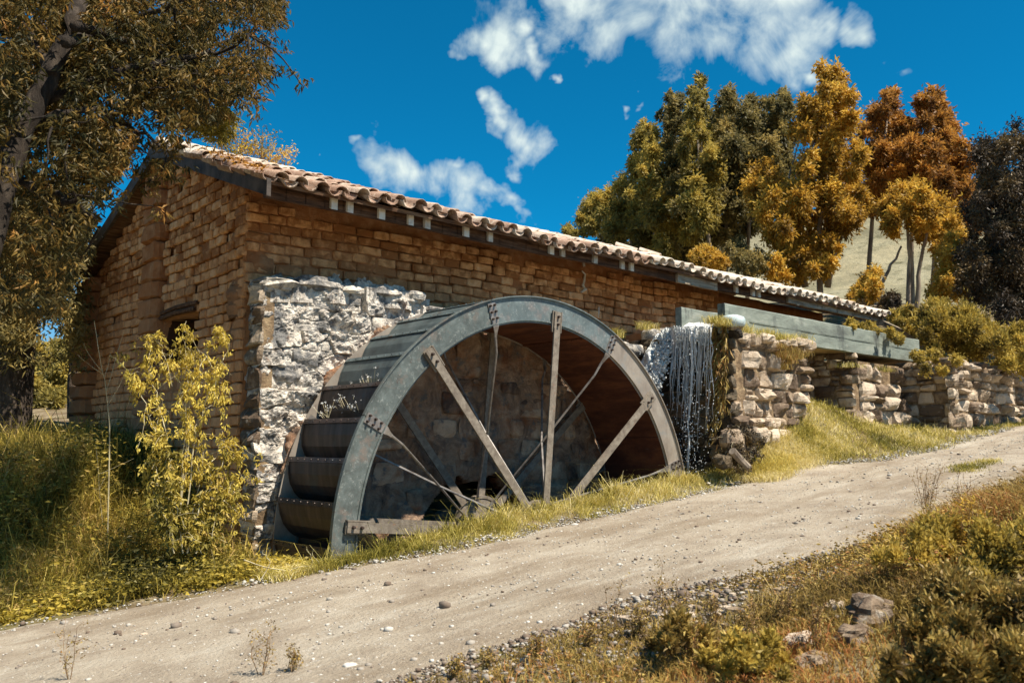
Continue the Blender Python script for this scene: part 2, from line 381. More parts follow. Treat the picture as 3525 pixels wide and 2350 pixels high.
L_NEAR = leafmat('drooping_leaves', [(0.030, 0.032, 0.012), (0.11, 0.088, 0.026), (0.30, 0.19, 0.045), (0.55, 0.27, 0.07)], stops=[0.05, 0.42, 0.75, 0.97])
L_NEARY = leafmat('yellow_leaves', [(0.150, 0.128, 0.022), (0.390, 0.300, 0.045), (0.630, 0.480, 0.075)], stops=[0.1, 0.5, 0.9])
L_OLIVE = leafmat('olive_leaves', [(0.12, 0.105, 0.03), (0.38, 0.30, 0.07), (0.78, 0.58, 0.12)], stops=[0.1, 0.5, 0.95])
L_GOLD = leafmat('golden_leaves', [(0.20, 0.115, 0.02), (0.60, 0.36, 0.05), (0.85, 0.60, 0.11)], stops=[0.1, 0.5, 0.95])
L_RUST = leafmat('rusty_leaves', [(0.15, 0.07, 0.022), (0.46, 0.225, 0.045), (0.75, 0.42, 0.08)], stops=[0.1, 0.5, 0.95])
L_GREY = leafmat('greygreen_leaves', [(0.08, 0.075, 0.032), (0.25, 0.205, 0.075), (0.55, 0.40, 0.12)], stops=[0.1, 0.5, 0.95])
L_DARK = leafmat('dark_foliage', [(0.026, 0.018, 0.012), (0.075, 0.052, 0.028), (0.22, 0.145, 0.045)], stops=[0.1, 0.5, 0.95], trans=0.1)
L_BUSH = leafmat('bush_leaves', [(0.14, 0.105, 0.03), (0.46, 0.34, 0.065), (0.75, 0.56, 0.13)], stops=[0.1, 0.5, 0.95])
G_GRASS = leafmat('roadside_grass', [(0.13, 0.125, 0.02), (0.42, 0.35, 0.06), (0.74, 0.61, 0.18), (0.82, 0.72, 0.42)], stops=[0.05, 0.45, 0.78, 0.98], trans=0.3)
G_WEED = leafmat('tall_weeds', [(0.065, 0.060, 0.014), (0.25, 0.205, 0.035), (0.52, 0.40, 0.07), (0.58, 0.40, 0.14)], stops=[0.05, 0.42, 0.75, 0.98], trans=0.3)
G_DRY = leafmat('dry_weeds', [(0.10, 0.062, 0.018), (0.28, 0.185, 0.045), (0.50, 0.37, 0.10), (0.42, 0.17, 0.05)], stops=[0.05, 0.45, 0.75, 0.98], trans=0.25)
M_SOIL = mat('soil', [(0.07, 0.045, 0.025), (0.17, 0.125, 0.07), (0.30, 0.25, 0.16)], scale=2.5, rough=1.0, bump=0.7, bscale=22, bdist=0.03,
             extra=overlay((0.13, 0.12, 0.03), 0.7, 0.45, 0.62, 0.7))
M_ROAD = mat('packed_dirt', [(0.25, 0.20, 0.145), (0.385, 0.325, 0.245), (0.48, 0.425, 0.335)], scale=1.4, rough=1.0, bump=1.0, bscale=30, bdist=0.035, detail=13, nrough=0.72,
             extra=both(overlay((0.17, 0.13, 0.09), 26, 0.585, 0.66, 0.8), overlay((0.66, 0.66, 0.62), 17, 0.62, 0.68, 0.8), overlay((0.58, 0.55, 0.48), 6, 0.58, 0.72, 0.5), overlay((0.22, 0.165, 0.105), 0.9, 0.46, 0.62, 0.65, stretch=(0.35, 1.6, 1)), overlay((0.56, 0.52, 0.43), 1.3, 0.55, 0.68, 0.5, stretch=(0.3, 1.5, 1))))
M_PEBBLE = mat('pebble', [(0.15, 0.11, 0.08), (0.38, 0.35, 0.30), (0.58, 0.56, 0.50)], scale=3, rough=0.85, bump=0.3, rnd=0.6, objrnd=0.6, stops=[0.2, 0.5, 0.8])
M_HILL = mat('dry_hillside', [(0.15, 0.135, 0.075), (0.25, 0.225, 0.135), (0.34, 0.31, 0.20)], scale=0.06, rough=1.0, bump=0.8, bscale=0.35, bdist=1.5, detail=12,
             extra=both(overlay((0.08, 0.075, 0.03), 0.16, 0.56, 0.62, 0.8), overlay((0.10, 0.09, 0.05), 0.5, 0.60, 0.64, 0.8), overlay((0.42, 0.36, 0.22), 0.05, 0.5, 0.6, 0.5)))


def watermat(name, col, trans):
    M = bpy.data.materials.new(name); M.use_nodes = True; n = M.node_tree.nodes; l = M.node_tree.links; b = n['Principled BSDF']
    q = n.new('ShaderNodeTexNoise'); q.inputs['Scale'].default_value = 9; q.inputs['Detail'].default_value = 8
    geo = n.new('ShaderNodeNewGeometry'); mp = n.new('ShaderNodeMapping'); mp.inputs['Scale'].default_value = (4, 4, 0.8)
    l.new(geo.outputs['Position'], mp.inputs[0]); l.new(mp.outputs[0], q.inputs['Vector'])
    cr = n.new('ShaderNodeValToRGB'); cr.color_ramp.elements[0].position = 0.4; cr.color_ramp.elements[1].position = 0.62
    cr.color_ramp.elements[0].color = (*[c * 0.7 for c in col], 1); cr.color_ramp.elements[1].color = (*col, 1)
    l.new(q.outputs[0], cr.inputs[0]); l.new(cr.outputs[0], b.inputs['Base Color'])
    b.inputs['Roughness'].default_value = 0.12; b.inputs['Transmission Weight'].default_value = trans; b.inputs['IOR'].default_value = 1.33
    bp = n.new('ShaderNodeBump'); bp.inputs['Strength'].default_value = 0.6; bp.inputs['Distance'].default_value = 0.02
    l.new(q.outputs[0], bp.inputs['Height']); l.new(bp.outputs[0], b.inputs['Normal'])
    return M


M_FOAM = watermat('white_water', (0.85, 0.88, 0.86), 0.1)
M_STREAM = watermat('clear_stream', (0.88, 0.90, 0.88), 0.1)


# ------------------------------------------------------------------ terrain
PITX0, PITX1, PITY0, PITY1 = 4.90, 11.85, 8.52, 10.35


def plane_z(x, y):
    xx = np.clip(x, -9, 30)
    return -1.65 + 0.11 * xx - 0.027 * np.clip(y, -6, 10)


def gz(x, y, pit=True):
    x = np.asarray(x, float); y = np.asarray(y, float)
    z = plane_z(x, y)
    P = np.stack([x, y, 0 * x], -1)
    rho = np.hypot(x, y); a = np.arctan2(x, y)
    # bank behind the left corner, ground behind the mill
    z = z + 1.15 * sstep(10.5, 13.2, y) + 0.10 * np.clip(y - 13.2, 0, 40)
    z = z - 0.25 * sstep(3.5, 0.5, x) * sstep(9.2, 10.5, y)
    # verge in front of the wheel and grassy mound by the pier
    z = z + 0.10 * sstep(7.75, 8.2, y) * sstep(9.2, 8.6, y) * sstep(5.4, 6.4, x)
    z = z + 0.95 * np.exp(-(((x - 14.6) / 2.4) ** 2 + ((y - 8.6) / 1.05) ** 2)) * sstep(11.7, 12.6, x)
    z = z + 0.16 * np.exp(-(((x - 18.0) / 2.5) ** 2 + ((y - 7.6) / 0.7) ** 2))
    # near bank
    ye = np.interp(x, [-6, 1, 3, 5, 8, 9.6, 10.4, 12, 18, 24, 34], [0.5, 2.6, 4.3, 4.35, 3.7, 3.75, 3.1, 2.6, 2.8, 3.2, 4])
    z = z + 0.10 * sstep(ye, ye - 0.6, y) * sstep(-1, 3, x) + 0.28 * sstep(3.8, 2.2, y) * sstep(4.0, 7.5, x)
    z = z + 0.04 * fbm(P * 0.9, 4, 3) * sstep(0, 1, np.abs(y - 6.2) - 1.4) + 0.015 * fbm(P * 3, 3, 9)
    T = np.interp(a, [-3.2, 0.2, 0.5, 0.75, 1.0, 1.12, 1.26, 1.6, 2.4, 3.2], [0.03, 0.03, 0.05, 0.14, 0.20, 0.215, 0.235, 0.24, 0.06, 0.03])
    z = z + 5.0 * sstep(22, 60, rho) * sstep(0.5, 1.1, a) * sstep(2.0, 1.5, a)
    z = z + sstep(45, 260, rho) * np.minimum(rho, 330) * T * (1 + 0.06 * fbm(P / 60.0, 4, 5))
    if pit:
        pd = np.minimum(np.minimum(x - PITX0, PITX1 - x), np.minimum(y - PITY0, PITY1 + 0.1 - y))
        k = (pd > 0).astype(float)
        z = z * (1 - k) + (-4.6) * k
    return z


def stretched(c0, c1, step, far, growth=1.16, extra=()):
    a = list(np.arange(c0, c1 + 1e-6, step)); s = step; v = c1
    while v < far: s *= growth; v += s; a.append(v)
    s = step; v = c0; b = []
    while v > -far: s *= growth; v -= s; b.append(v)
    return np.array(sorted(set(list(b) + a + list(extra))))


gx = stretched(-1.0, 24.0, 0.11, 650, extra=(PITX0, PITX0 + 0.02, PITX1, PITX1 - 0.02))
gy = stretched(0.5, 14.0, 0.11, 650, extra=(PITY0, PITY0 + 0.02, PITY1 + .08))
X, Y = np.meshgrid(gx, gy, indexing='ij')
Z = gz(X, Y)
gv = np.stack([X, Y, Z], -1).reshape(-1, 3); gf = grid_faces(len(gx), len(gy))
cen = gv[gf].mean(1); rr = np.hypot(cen[:, 0], cen[:, 1])
near = rr < 95
obj('ground', gv, gf[near], M_SOIL, smooth=True, kind='structure')
obj('hill', gv, gf[~near], M_HILL, smooth=True, kind='structure')


# dirt road: a sheet just above the ground, ragged edges
def road_edges(x):
    n1 = fbm(np.stack([x * 1.3, 0 * x, 0 * x], -1), 4, 21); n2 = fbm(np.stack([x * 1.1, 5 + 0 * x, 0 * x], -1), 4, 22)
    far = np.interp(x, [-6, 1.5, 3, 4.6, 6, 9, 12, 14, 16, 19, 22, 26, 34], [9.9, 9.4, 9.0, 8.45, 7.95, 7.9, 7.75, 6.9, 6.6, 6.75, 6.85, 7.2, 8]) + 0.13 * n1
    nearr = np.interp(x, [-6, 1, 3, 5, 8, 9.6, 10.4, 12, 18, 24, 34], [0.5, 2.6, 4.3, 4.35, 3.7, 3.75, 3.1, 2.6, 2.8, 3.2, 4]) + 0.28 * n2
    return nearr, far


rx = np.arange(-6, 34, 0.1); e0, e1 = road_edges(rx)
v = np.linspace(0, 1, 60)
RX = np.repeat(rx[:, None], 60, 1); RY = e0[:, None] * (1 - v) + e1[:, None] * v
tr = 0.035 * (np.exp(-((v - 0.33) / 0.08) ** 2) + np.exp(-((v - 0.72) / 0.08) ** 2))
lift = 0.028 * np.minimum(1, np.minimum(v, 1 - v) * 14) - 0.012
RZ = gz(RX, RY, False) + lift[None, :] - 0.6 * tr[None, :] * 0.35 + 0.006 * fbm(np.stack([RX * 6, RY * 6, 0 * RX], -1), 3, 31)
obj('dirt_road', np.stack([RX, RY, RZ], -1).reshape(-1, 3), grid_faces(len(rx), 60), M_ROAD, smooth=True, kind='structure')

# ------------------------------------------------------------------ stones and bricks
def brick_variant(k, nx=5, nz=4, jit=0.05):
    """unit brick: x -0.5..0.5, z -0.5..0.5, face towards -y at y=0 (back at +1); worn edges"""
    g = np.random.default_rng(100 + k)
    xs = np.array([-0.5, -0.42, 0, 0.42, 0.5]); zs = np.array([-0.5, -0.38, 0.38, 0.5])
    XX, ZZ = np.meshgrid(xs, zs, indexing='ij')
    YY = np.zeros_like(XX)
    e = np.maximum(np.abs(XX) / 0.5, np.abs(ZZ) / 0.5)
    YY[e > 0.95] = 0.30
    YY += g.normal(0, 0.05, YY.shape)
    XX = XX + g.normal(0, 0.008, XX.shape); ZZ = ZZ + g.normal(0, 0.03, ZZ.shape)
    c = [(0, 0), (-1, 0), (0, -1), (-1, -1)]
    for i, j in c:
        XX[i, j] *= 0.94; ZZ[i, j] *= 0.86; YY[i, j] += 0.15
    V = np.stack([XX, YY, ZZ], -1).reshape(-1, 3); F = grid_faces(5, 4)[:, ::1]
    # skirt
    nxp, nzp = 5, 4
    loop = [i * nzp for i in range(nxp)] + [(nxp - 1) * nzp + j for j in range(1, nzp)] + [i * nzp + nzp - 1 for i in range(nxp - 2, -1, -1)] + [j for j in range(nzp - 2, 0, -1)]
    B = V[loop].copy(); B[:, 1] = 1.0; B[:, 0] *= 1.03
    n0 = len(V); k2 = len(loop)
    S = [[loop[i], loop[(i + 1) % k2], n0 + (i + 1) % k2, n0 + i] for i in range(k2)]
    return np.vstack([V, B]), np.vstack([F, np.array(S)])


def stone_cell(g, w, h, n=5, dome=0.5, rough=0.12, pw=3.0, corner=None):
    """one dressed-by-nature stone: (V,F) centred, face -y, depth unit = 1 (scaled later)"""
    u = np.sin(np.linspace(-pi / 2, pi / 2, n)) * 0.5 + 0.0
    U, Vv = np.meshgrid(u, u, indexing='ij')
    # squircle the outline
    cu = U * 2; cv = Vv * 2
    cq = 0.30 if dome > .35 else 0.16
    kx = np.sqrt(np.clip(1 - cq * cv ** 2 * np.abs(cu), 0, 1)); kz = np.sqrt(np.clip(1 - cq * cu ** 2 * np.abs(cv), 0, 1))
    q = g.uniform(-0.09, 0.09, 8) * (1 if dome > .35 else 1.9)
    x = U * kx * (1 + q[0] * cv) + q[2] * Vv * 0.6; z = Vv * kz * (1 + q[1] * cu) + q[3] * U * 0.6
    d = (1 - np.abs(cu) ** pw) * (1 - np.abs(cv) ** pw)
    d = d ** dome
    if dome < 0.35:      # broken, angular faces: the dome cut by a few planes
        d = np.minimum(1.0, ((1 - np.abs(cu) ** 4) * (1 - np.abs(cv) ** 4)) ** 0.3)
        for _ in range(5):
            aa = g.uniform(0, 2 * pi); kk = g.uniform(.25, .9); d = np.where(d > 0, np.minimum(d, np.maximum(.25, g.uniform(.75, 1.1) - kk * (cu * cos(aa) + cv * sin(aa)))), d)
    s = g.uniform(0, 100)
    P = np.stack([x * w * 6 + s, z * h * 6, 0 * x], -1)
    nn = fbm(P, 3, int(s) + 11)
    y = -(d * (0.75 + 0.25 * g.uniform()) + rough * 2.2 * nn * (d > 0.01) + q[4] * 2 * U * d + q[5] * 2 * Vv * d)
    x = x + rough * 0.10 * vnoise(P * 1.7 + 9, 2) * (d > 0); z = z + rough * 0.10 * vnoise(P * 1.7 + 19, 3) * (d > 0)
    V = np.stack([x * w, y, z * h], -1).reshape(-1, 3)
    return V, grid_faces(n, n)


def courses(g, x0, x1, z0, z1, mw, mh, var=0.35):
    """roughly coursed layout: list of (x, z, w, h)"""
    out = []; z = z0
    while z < z1 - 0.03:
        h = min(mh * g.uniform(1 - var, 1 + var), z1 - z + 0.02); x = x0 - g.uniform(0, mw * 0.5)
        while x < x1:
            w = mw * g.uniform(1 - var, 1 + 1.3 * var)
            if g.uniform() < 0.14 and h > mh * 0.9:
                k = g.uniform(0.4, 0.6)
                out.append((x + w / 2, z + h * k / 2, w, h * k)); out.append((x + w / 2, z + h * (k + 1) / 2, w, h * (1 - k)))
            else: out.append((x + w / 2, z + h / 2 + g.uniform(-.02, .02), w, h))
            x += w
        z += h
    return out


def frame(face, base):
    """maps wall coordinates (a along, y out(-)/in(+), z) to the world: face '-y' or '-x'"""
    if face == '-y': return lambda V, a, z, dep: np.stack([V[:, 0] + a, V[:, 1] * dep + base, V[:, 2] + z], -1)
    if face == '-x': return lambda V, a, z, dep: np.stack([V[:, 1] * dep + base, -V[:, 0] + a, V[:, 2] + z], -1)


def stone_face(parent, cells, face, base, mat_, dep=0.10, n=5, gap=0.018, nparts=300, seed=1, name='stone', keep=None, rough=0.12, dome=0.5, smooth=True, restname='small_stones', nbig=None, jit=0.3):
    """each cell becomes a stone object; the nearest / largest are parts, the others one joined part"""
    g = np.random.default_rng(seed); fr = frame(face, base); items = []
    for (a, z, w, h) in cells:
        if keep is not None and not keep(a, z, w, h): continue
        V, F = stone_cell(g, w - gap, h - gap, n=n, rough=rough, dome=dome)
        d = dep * g.uniform(1 - jit, 1 + jit * 1.3)
        V = fr(V, a, z, d); c = V.mean(0)
        items.append((w * h / max((c ** 2).sum(), 1), V, F, g.uniform(), c))
    items.sort(key=lambda t: -t[0])
    for it in items[:nparts]:
        _, V, F, r, c = it
        obj(name, V, F, mat_, parent, smooth, np.full(len(V), r))
    rest = items[nparts:]
    if rest:
        mb = MB()
        for _, V, F, r, c in rest: mb.add(V, F, r)
        mb.obj(restname, mat_, parent, smooth, kind='stuff')
    return len(items)


def core(name, face, base, a0, a1, z0, z1, mat_, parent, step=0.05, amp=0.02, top=None, hole=None, freq=3.0, seed=5, thick=0.35, smooth=True):
    """rough wall body as a relief sheet with a back"""
    A = np.arange(a0, a1 + step * 0.5, step); Zs = np.arange(z0, z1 + step * 0.5, step)
    AA, ZZ = np.meshgrid(A, Zs, indexing='ij')
    if top is not None: 
        tz = top(AA); ZZ = np.minimum(ZZ, tz)
    n_ = fbm(np.stack([AA * freq, ZZ * freq, 0 * AA + seed], -1), 5, seed)
    yy = -amp * 2.0 * n_
    V = np.stack([AA * 0, yy, ZZ * 0], -1).reshape(-1, 3)
    if face == '-y': W_ = np.stack([AA.ravel(), V[:, 1] + base, ZZ.ravel()], -1)
    else: W_ = np.stack([V[:, 1] + base, AA.ravel(), ZZ.ravel()], -1)
    F = grid_faces(len(A), len(Zs))
    if face == '-x': F = F[:, ::-1]
    cA = AA.ravel()[F].mean(1); cZ = ZZ.ravel()[F].mean(1)
    ok = np.ones(len(F), bool)
    if hole is not None: ok &= ~hole(cA, cZ)
    hgt = ZZ.ravel()[F].max(1) - ZZ.ravel()[F].min(1); ok &= hgt > 1e-4
    # thickness: top cap
    tb = []
    F = F[ok]
    o = obj(name, W_, F, mat_, parent, smooth)
    sm = o.modifiers.new('thickness', 'SOLIDIFY'); sm.thickness = thick; sm.offset = -1.0 if face == '-y' else -1.0
    return o


# ------------------------------------------------------------------ the mill building
XG, YW, XE = 4.81, 10.60, 20.9           # gable plane, front wall plane, right end
EAVE_Y, EAVE_Z, RIDGE_Y, RIDGE_Z = 9.62, 3.18, 13.55, 4.62
rsag = lambda x: 0.15 * float(sstep(4.9, 10.5, x)) + 0.04 * sin(x * .9)
BACK_Y = 17.45
mill = thing('adobe_mill', 'long adobe brick mill with a sagging clay tile roof and low eaves', 'building', (XG, YW, -1.3))
mill_inv = lambda V: np.asarray(V) - np.array([XG, YW, -1.3])


def adopt(o):  # children keep world coordinates although the Empty stands elsewhere
    o.matrix_parent_inverse = o.parent.matrix_world.inverted() if False else Matrix.Translation(-Vector(o.parent.location))
    return o


_old_link = link


def link(name, me, parent=None, loc=None, rot=None, scale=None, **tags):
    o = _old_link(name, me, parent, loc, rot, scale, **tags)
    if parent is not None and parent.type == 'EMPTY' and not parent.get('_local'): adopt(o)
    return o


def gable_top(y):
    y = np.asarray(y, float)
    f = RIDGE_Z - 0.12 - (RIDGE_Z - EAVE_Z + 0.06) * (RIDGE_Y - y) / (RIDGE_Y - EAVE_Y)
    b = RIDGE_Z - 0.12 - (RIDGE_Z - EAVE_Z + 0.06) * (y - RIDGE_Y) / (RIDGE_Y - EAVE_Y)
    return np.minimum(f, b)


WIN = (12.25, 13.45, 1.15, 1.86)
sag = lambda x: 0.05 * np.sin(x * 0.8 + 1) + 0.02 * np.sin(x * 2.3)
core('front_wall', '-y', YW + 0.050, XG + 0.03, 15.3, 0.8, 3.32, M_MUD, mill, step=0.03, amp=0.052, freq=2.3, seed=5, hole=None)
core('gable_wall', '-x', XG + 0.048, YW + 0.02, BACK_Y, -1.5, 4.75, M_MUD, mill, step=0.04, amp=0.05, freq=2.2, seed=8, top=gable_top,
     hole=lambda a, z: (a > WIN[0]) & (a < WIN[1]) & (z > WIN[2]) & (z < WIN[3] + 0.02 * np.sin(a * 9)))
# shaded far stretch of the front wall (plaster set back under the eave)
core('rear_wall', '-y', YW + 0.42, 15.3, 20.3, 0.8, 3.3, M_MUD, mill, step=0.12, amp=0.04, freq=2.0, seed=15)
V, F = box((15.3 + 0.02, YW + 0.25, 2.05), (0.05, 0.45, 2.5)); obj('wall_return', V, F, M_MUD, mill)

BV = [mesh('brick', *brick_variant(k), M_ADOBE, smooth=False) for k in range(10)]
BVd = [brick_variant(k) for k in range(10)]
bricks = []
g = np.random.default_rng(3)
z = 0.92; row = 0
while z < 3.16:
    h = 0.136 * g.uniform(0.93, 1.07); x = XG - 0.005 + (0 if row % 2 else -0.17); gapz = 0.018
    while x < 15.25:
        w = 0.355 * g.uniform(0.72, 1.2)
        xa = max(x, XG - 0.012); xb = x + w
        if xb - xa > 0.08:
            c = np.array([(xa + xb) / 2, YW, z + h / 2 + sag((xa + xb) / 2) * 0.9 + g.normal(0, .006)]); vis = c[0] > 7.2 or c[2] > 1.95 + 0.1
            if c[2] < 3.13 and (c[2] > 1.85 or c[0] > 7.3):
                bricks.append(('y', c, xb - xa - 0.024 * g.uniform(.5, 1.5), h - 0.017 * g.uniform(.5, 1.5), 0.06, g.integers(10), g.normal(0, 0.010), g.normal(0, 0.011)))
        x += w
    z += h; row += 1
z = -1.4; row = 0
while z < 4.7:
    h = 0.138 * g.uniform(0.93, 1.07); y = YW + (0.02 if row % 2 else 0.16)
    if row % 2 == 0: y = YW + 0.01
    while y < BACK_Y - 0.1:
        w = (0.30 if (y < 13.5 or y > 14.2) else 0.36) * g.uniform(0.7, 1.2)
        yc = y + w / 2; zc = z + h / 2 + 0.03 * np.sin(yc * 0.9)
        if zc < gable_top(yc) - 0.10 and not (WIN[0] - 0.1 < yc < WIN[1] + 0.12 and WIN[2] < zc < WIN[3] + 0.20) and not (13.6 < yc < 14.06) and yc < BACK_Y - 0.75:
            if not (zc < 1.1 - 2.0 * (yc - 10.6) and False):
                bricks.append(('x', np.array([XG, yc, zc]), w - 0.028 * g.uniform(.5, 1.5), h - 0.018 * g.uniform(.5, 1.5), 0.055, g.integers(10), g.normal(0, 0.010), g.normal(0, 0.013)))
        y += w
    z += h; row += 1
bricks.sort(key=lambda b: -(b[2] * b[3] * (b[1][1] if b[0] == 'y' else b[1][0]) / (b[1] ** 2).sum() ** 1.5 * (1.0 if b[1][2] > 0.9 else 0.3)))
rest = MB()
for i, (f, c, w, h, d, k, prot, rot) in enumerate(bricks):
    prot = prot - 0.012 + (0.05 if g.uniform() < 0.07 else 0)
    if i < 300:
        o = link('brick', BV[k], mill, (c[0], c[1] + prot, c[2]) if f == 'y' else (c[0] + prot, c[1], c[2]),
                 (0, rot, 0) if f == 'y' else (rot, 0, -pi / 2), (w, d, h))
    else:
        V, F = BVd[k]; V = V * np.array([w, d, h])
        if f == 'y': V = V + c + np.array([0, prot, 0])
        else: V = np.stack([V[:, 1], -V[:, 0], V[:, 2]], -1) + c + np.array([prot, 0, 0])
        rest.add(V, F, 0.5 + 0.5 * np.sin(i * 12.9898))
rest.obj('more_bricks', M_ADOBE, mill, kind='stuff')

# pilasters on the gable: stacked wide adobe blocks
for (ya, yb, proj, zt) in ((13.52, 14.12, 0.17, 4.55), (BACK_Y - 0.72, BACK_Y + 0.02, 0.20, 2.9)):
    z = -1.2; k = 0; mb = MB()
    while z < zt:
        h = 0.27 * g.uniform(0.8, 1.2)
        V, F = brick_variant(k % 10); V = V * np.array([yb - ya + 0.05 + g.uniform(-.03, .03), proj + 0.1, h - 0.004])
        V = np.stack([V[:, 1], -V[:, 0], V[:, 2]], -1) + np.array([XG - proj + g.uniform(0, .02), (ya + yb) / 2, z + h / 2])
        mb.add(V, F, g.uniform()); z += h; k += 1
    mb.obj('pilaster', M_MUD, mill)

# window: recess, lintel
V, F = box((XG + 0.42, (WIN[0] + WIN[1]) / 2, (WIN[2] + WIN[3]) / 2), (0.7, WIN[1] - WIN[0] + 0.05, WIN[3] - WIN[2] + .06))
win = obj('window', V, F[[0, 1, 3, 4, 5]][:, ::-1] if False else np.array([[0, 1, 2, 3], [4, 7, 6, 5], [0, 4, 5, 1], [1, 5, 6, 2], [2, 6, 7, 3]]), mat('window_recess', [(0.05, 0.025, 0.015), (0.10, 0.05, 0.03)], bump=0.5), mill)
for dz, dy0, dy1, hh in ((0.045, -0.10, 0.32, 0.07), (0.125, -0.18, 0.12, 0.06)):
    pts = np.array([[XG - 0.01, WIN[0] + dy0, WIN[3] + dz], [XG - 0.03, 12.9, WIN[3] + dz + 0.01], [XG - 0.01, WIN[1] + dy1, WIN[3] + dz - 0.02]])
    V, F = tube(pts, hh * 0.55, 6); obj('lintel', V, F, M_WOOD, win)

# eave: wall plate beam, rafters ends, pale planks, bargeboards
V, F = box(((XG - 0.2 + 20.7) / 2, 9.80, 3.085), (20.7 - XG + 0.2, 0.07, 0.17)); 
xs_ = np.linspace(XG - 0.15, 20.7, 60)
mb = MB()
for a, b in zip(xs_[:-1], xs_[1:]):
    V, F = box(((a + b) / 2, 9.80, 3.085 + 0.012 * sin(a * 1.3)), (b - a + 0.01, 0.06, 0.17)); mb.add(V, F)
mb.obj('eave_beam', M_WOOD, mill)
# soffit under the tiles between beam and wall
V = np.array([[XG - .2, 9.62, 3.17], [20.9, 9.62, 3.17], [20.9, RIDGE_Y, RIDGE_Z - 0.22], [XG - .2, RIDGE_Y, RIDGE_Z - 0.12],
              [XG - .2, 2 * RIDGE_Y - 9.62 - .25, 3.1], [20.9, 2 * RIDGE_Y - 9.62 - .25, 3.1]])
deck = obj('roof_deck', V, np.array([[0, 1, 2, 3], [3, 2, 5, 4]]), M_WOOD, mill)
sm = deck.modifiers.new('t', 'SOLIDIFY'); sm.thickness = 0.05
RX_ = [770, 807, 880, 947, 985, 1075, 1130, 1270, 1296, 1370, 1432, 1453, 1690, 1728, 1741, 1828, 1852]
for i, px in enumerate(RX_):
    p = PY(px, 480, 9.7); w = 0.085 + 0.02 * random.random()
    V, F = box((0, 0, 0), (w, 1.4, 0.155)); V = V.copy(); V[:, 2] += 0.40 * (V[:, 1]) * 1.0
    V += np.array([p[0], 10.42, 3.36 + 0.0]) ; V[:, 2] -= 0.0
    V[:, 2] += (3.075 - V[:, 2].min() - 0.0) - 0.07 + 0.0
    obj('rafter', V, F, M_RAFTER, mill)
for a, b, zz in ((12.75, 13.98, 3.05), (16.55, 20.65, 3.10)):
    mbp = MB(); xs2 = np.linspace(a, b, 8)
    for c, d in zip(xs2[:-1], xs2[1:]):
        V, F = box(((c + d) / 2, 9.735, zz + 0.006 * sin(c * 5)), (d - c + 0.004, 0.055, 0.17)); mbp.add(V, F)
    mbp.obj('eave_plank', M_WOODPALE, mill)
# the beam that runs on beyond the roof and drops to the ground side
V, F = tube(np.array([[20.6, 9.72, 3.03], [21.7, 9.70, 2.90], [22.9, 9.66, 2.62]]), 0.085, 4); obj('eave_plank', V, F, M_WOODPALE, mill)
zf = lambda y: RIDGE_Z - (RIDGE_Z - EAVE_Z) * abs(RIDGE_Y - y) / (RIDGE_Y - EAVE_Y)
for (ya, yb) in ((9.55, RIDGE_Y), (RIDGE_Y, BACK_Y + 0.15)):
    P0 = np.array([[XG - 0.22, ya], [XG - 0.22, yb]]); pts = []
    for y in (ya, yb):
        zt = zf(y) - 0.0
        for dx in (-0.025, 0.03):
            for dz in (-0.17, 0.045): pts.append((XG - 0.22 + dx, y, zt + dz - 0.03))
    V = np.array(pts); F = np.array([[0, 1, 3, 2], [4, 6, 7, 5], [0, 2, 6, 4], [1, 5, 7, 3], [0, 4, 5, 1], [2, 3, 7, 6]])
    obj('bargeboard', V, F, M_BARGE, mill)

# clay tiles
def tile(cover=True, n=7, seed=0, L_=0.44, r0=0.105, r1=0.085, t=0.016):
    g = np.random.default_rng(seed)
    a = np.linspace(0, pi, n)
    V = []
    for (yy, r) in ((0.0, r0), (L_, r1)):
        for k, rr in enumerate((r, r - t)):
            V.append(np.stack([rr * np.cos(a), np.full(n, yy), rr * 0.85 * np.sin(a) * (1 if cover else -1)], -1))
    V = np.concatenate(V)  # outer0, inner0, outer1, inner1
    q = []
    for i in range(n - 1):
        q += [[i, i + 1, 2 * n + i + 1, 2 * n + i], [n + i + 1, n + i, 3 * n + i, 3 * n + i + 1], [i + 1, i, n + i, n + i + 1]]
    return V + g.normal(0, 0.003, V.shape), np.array(q)


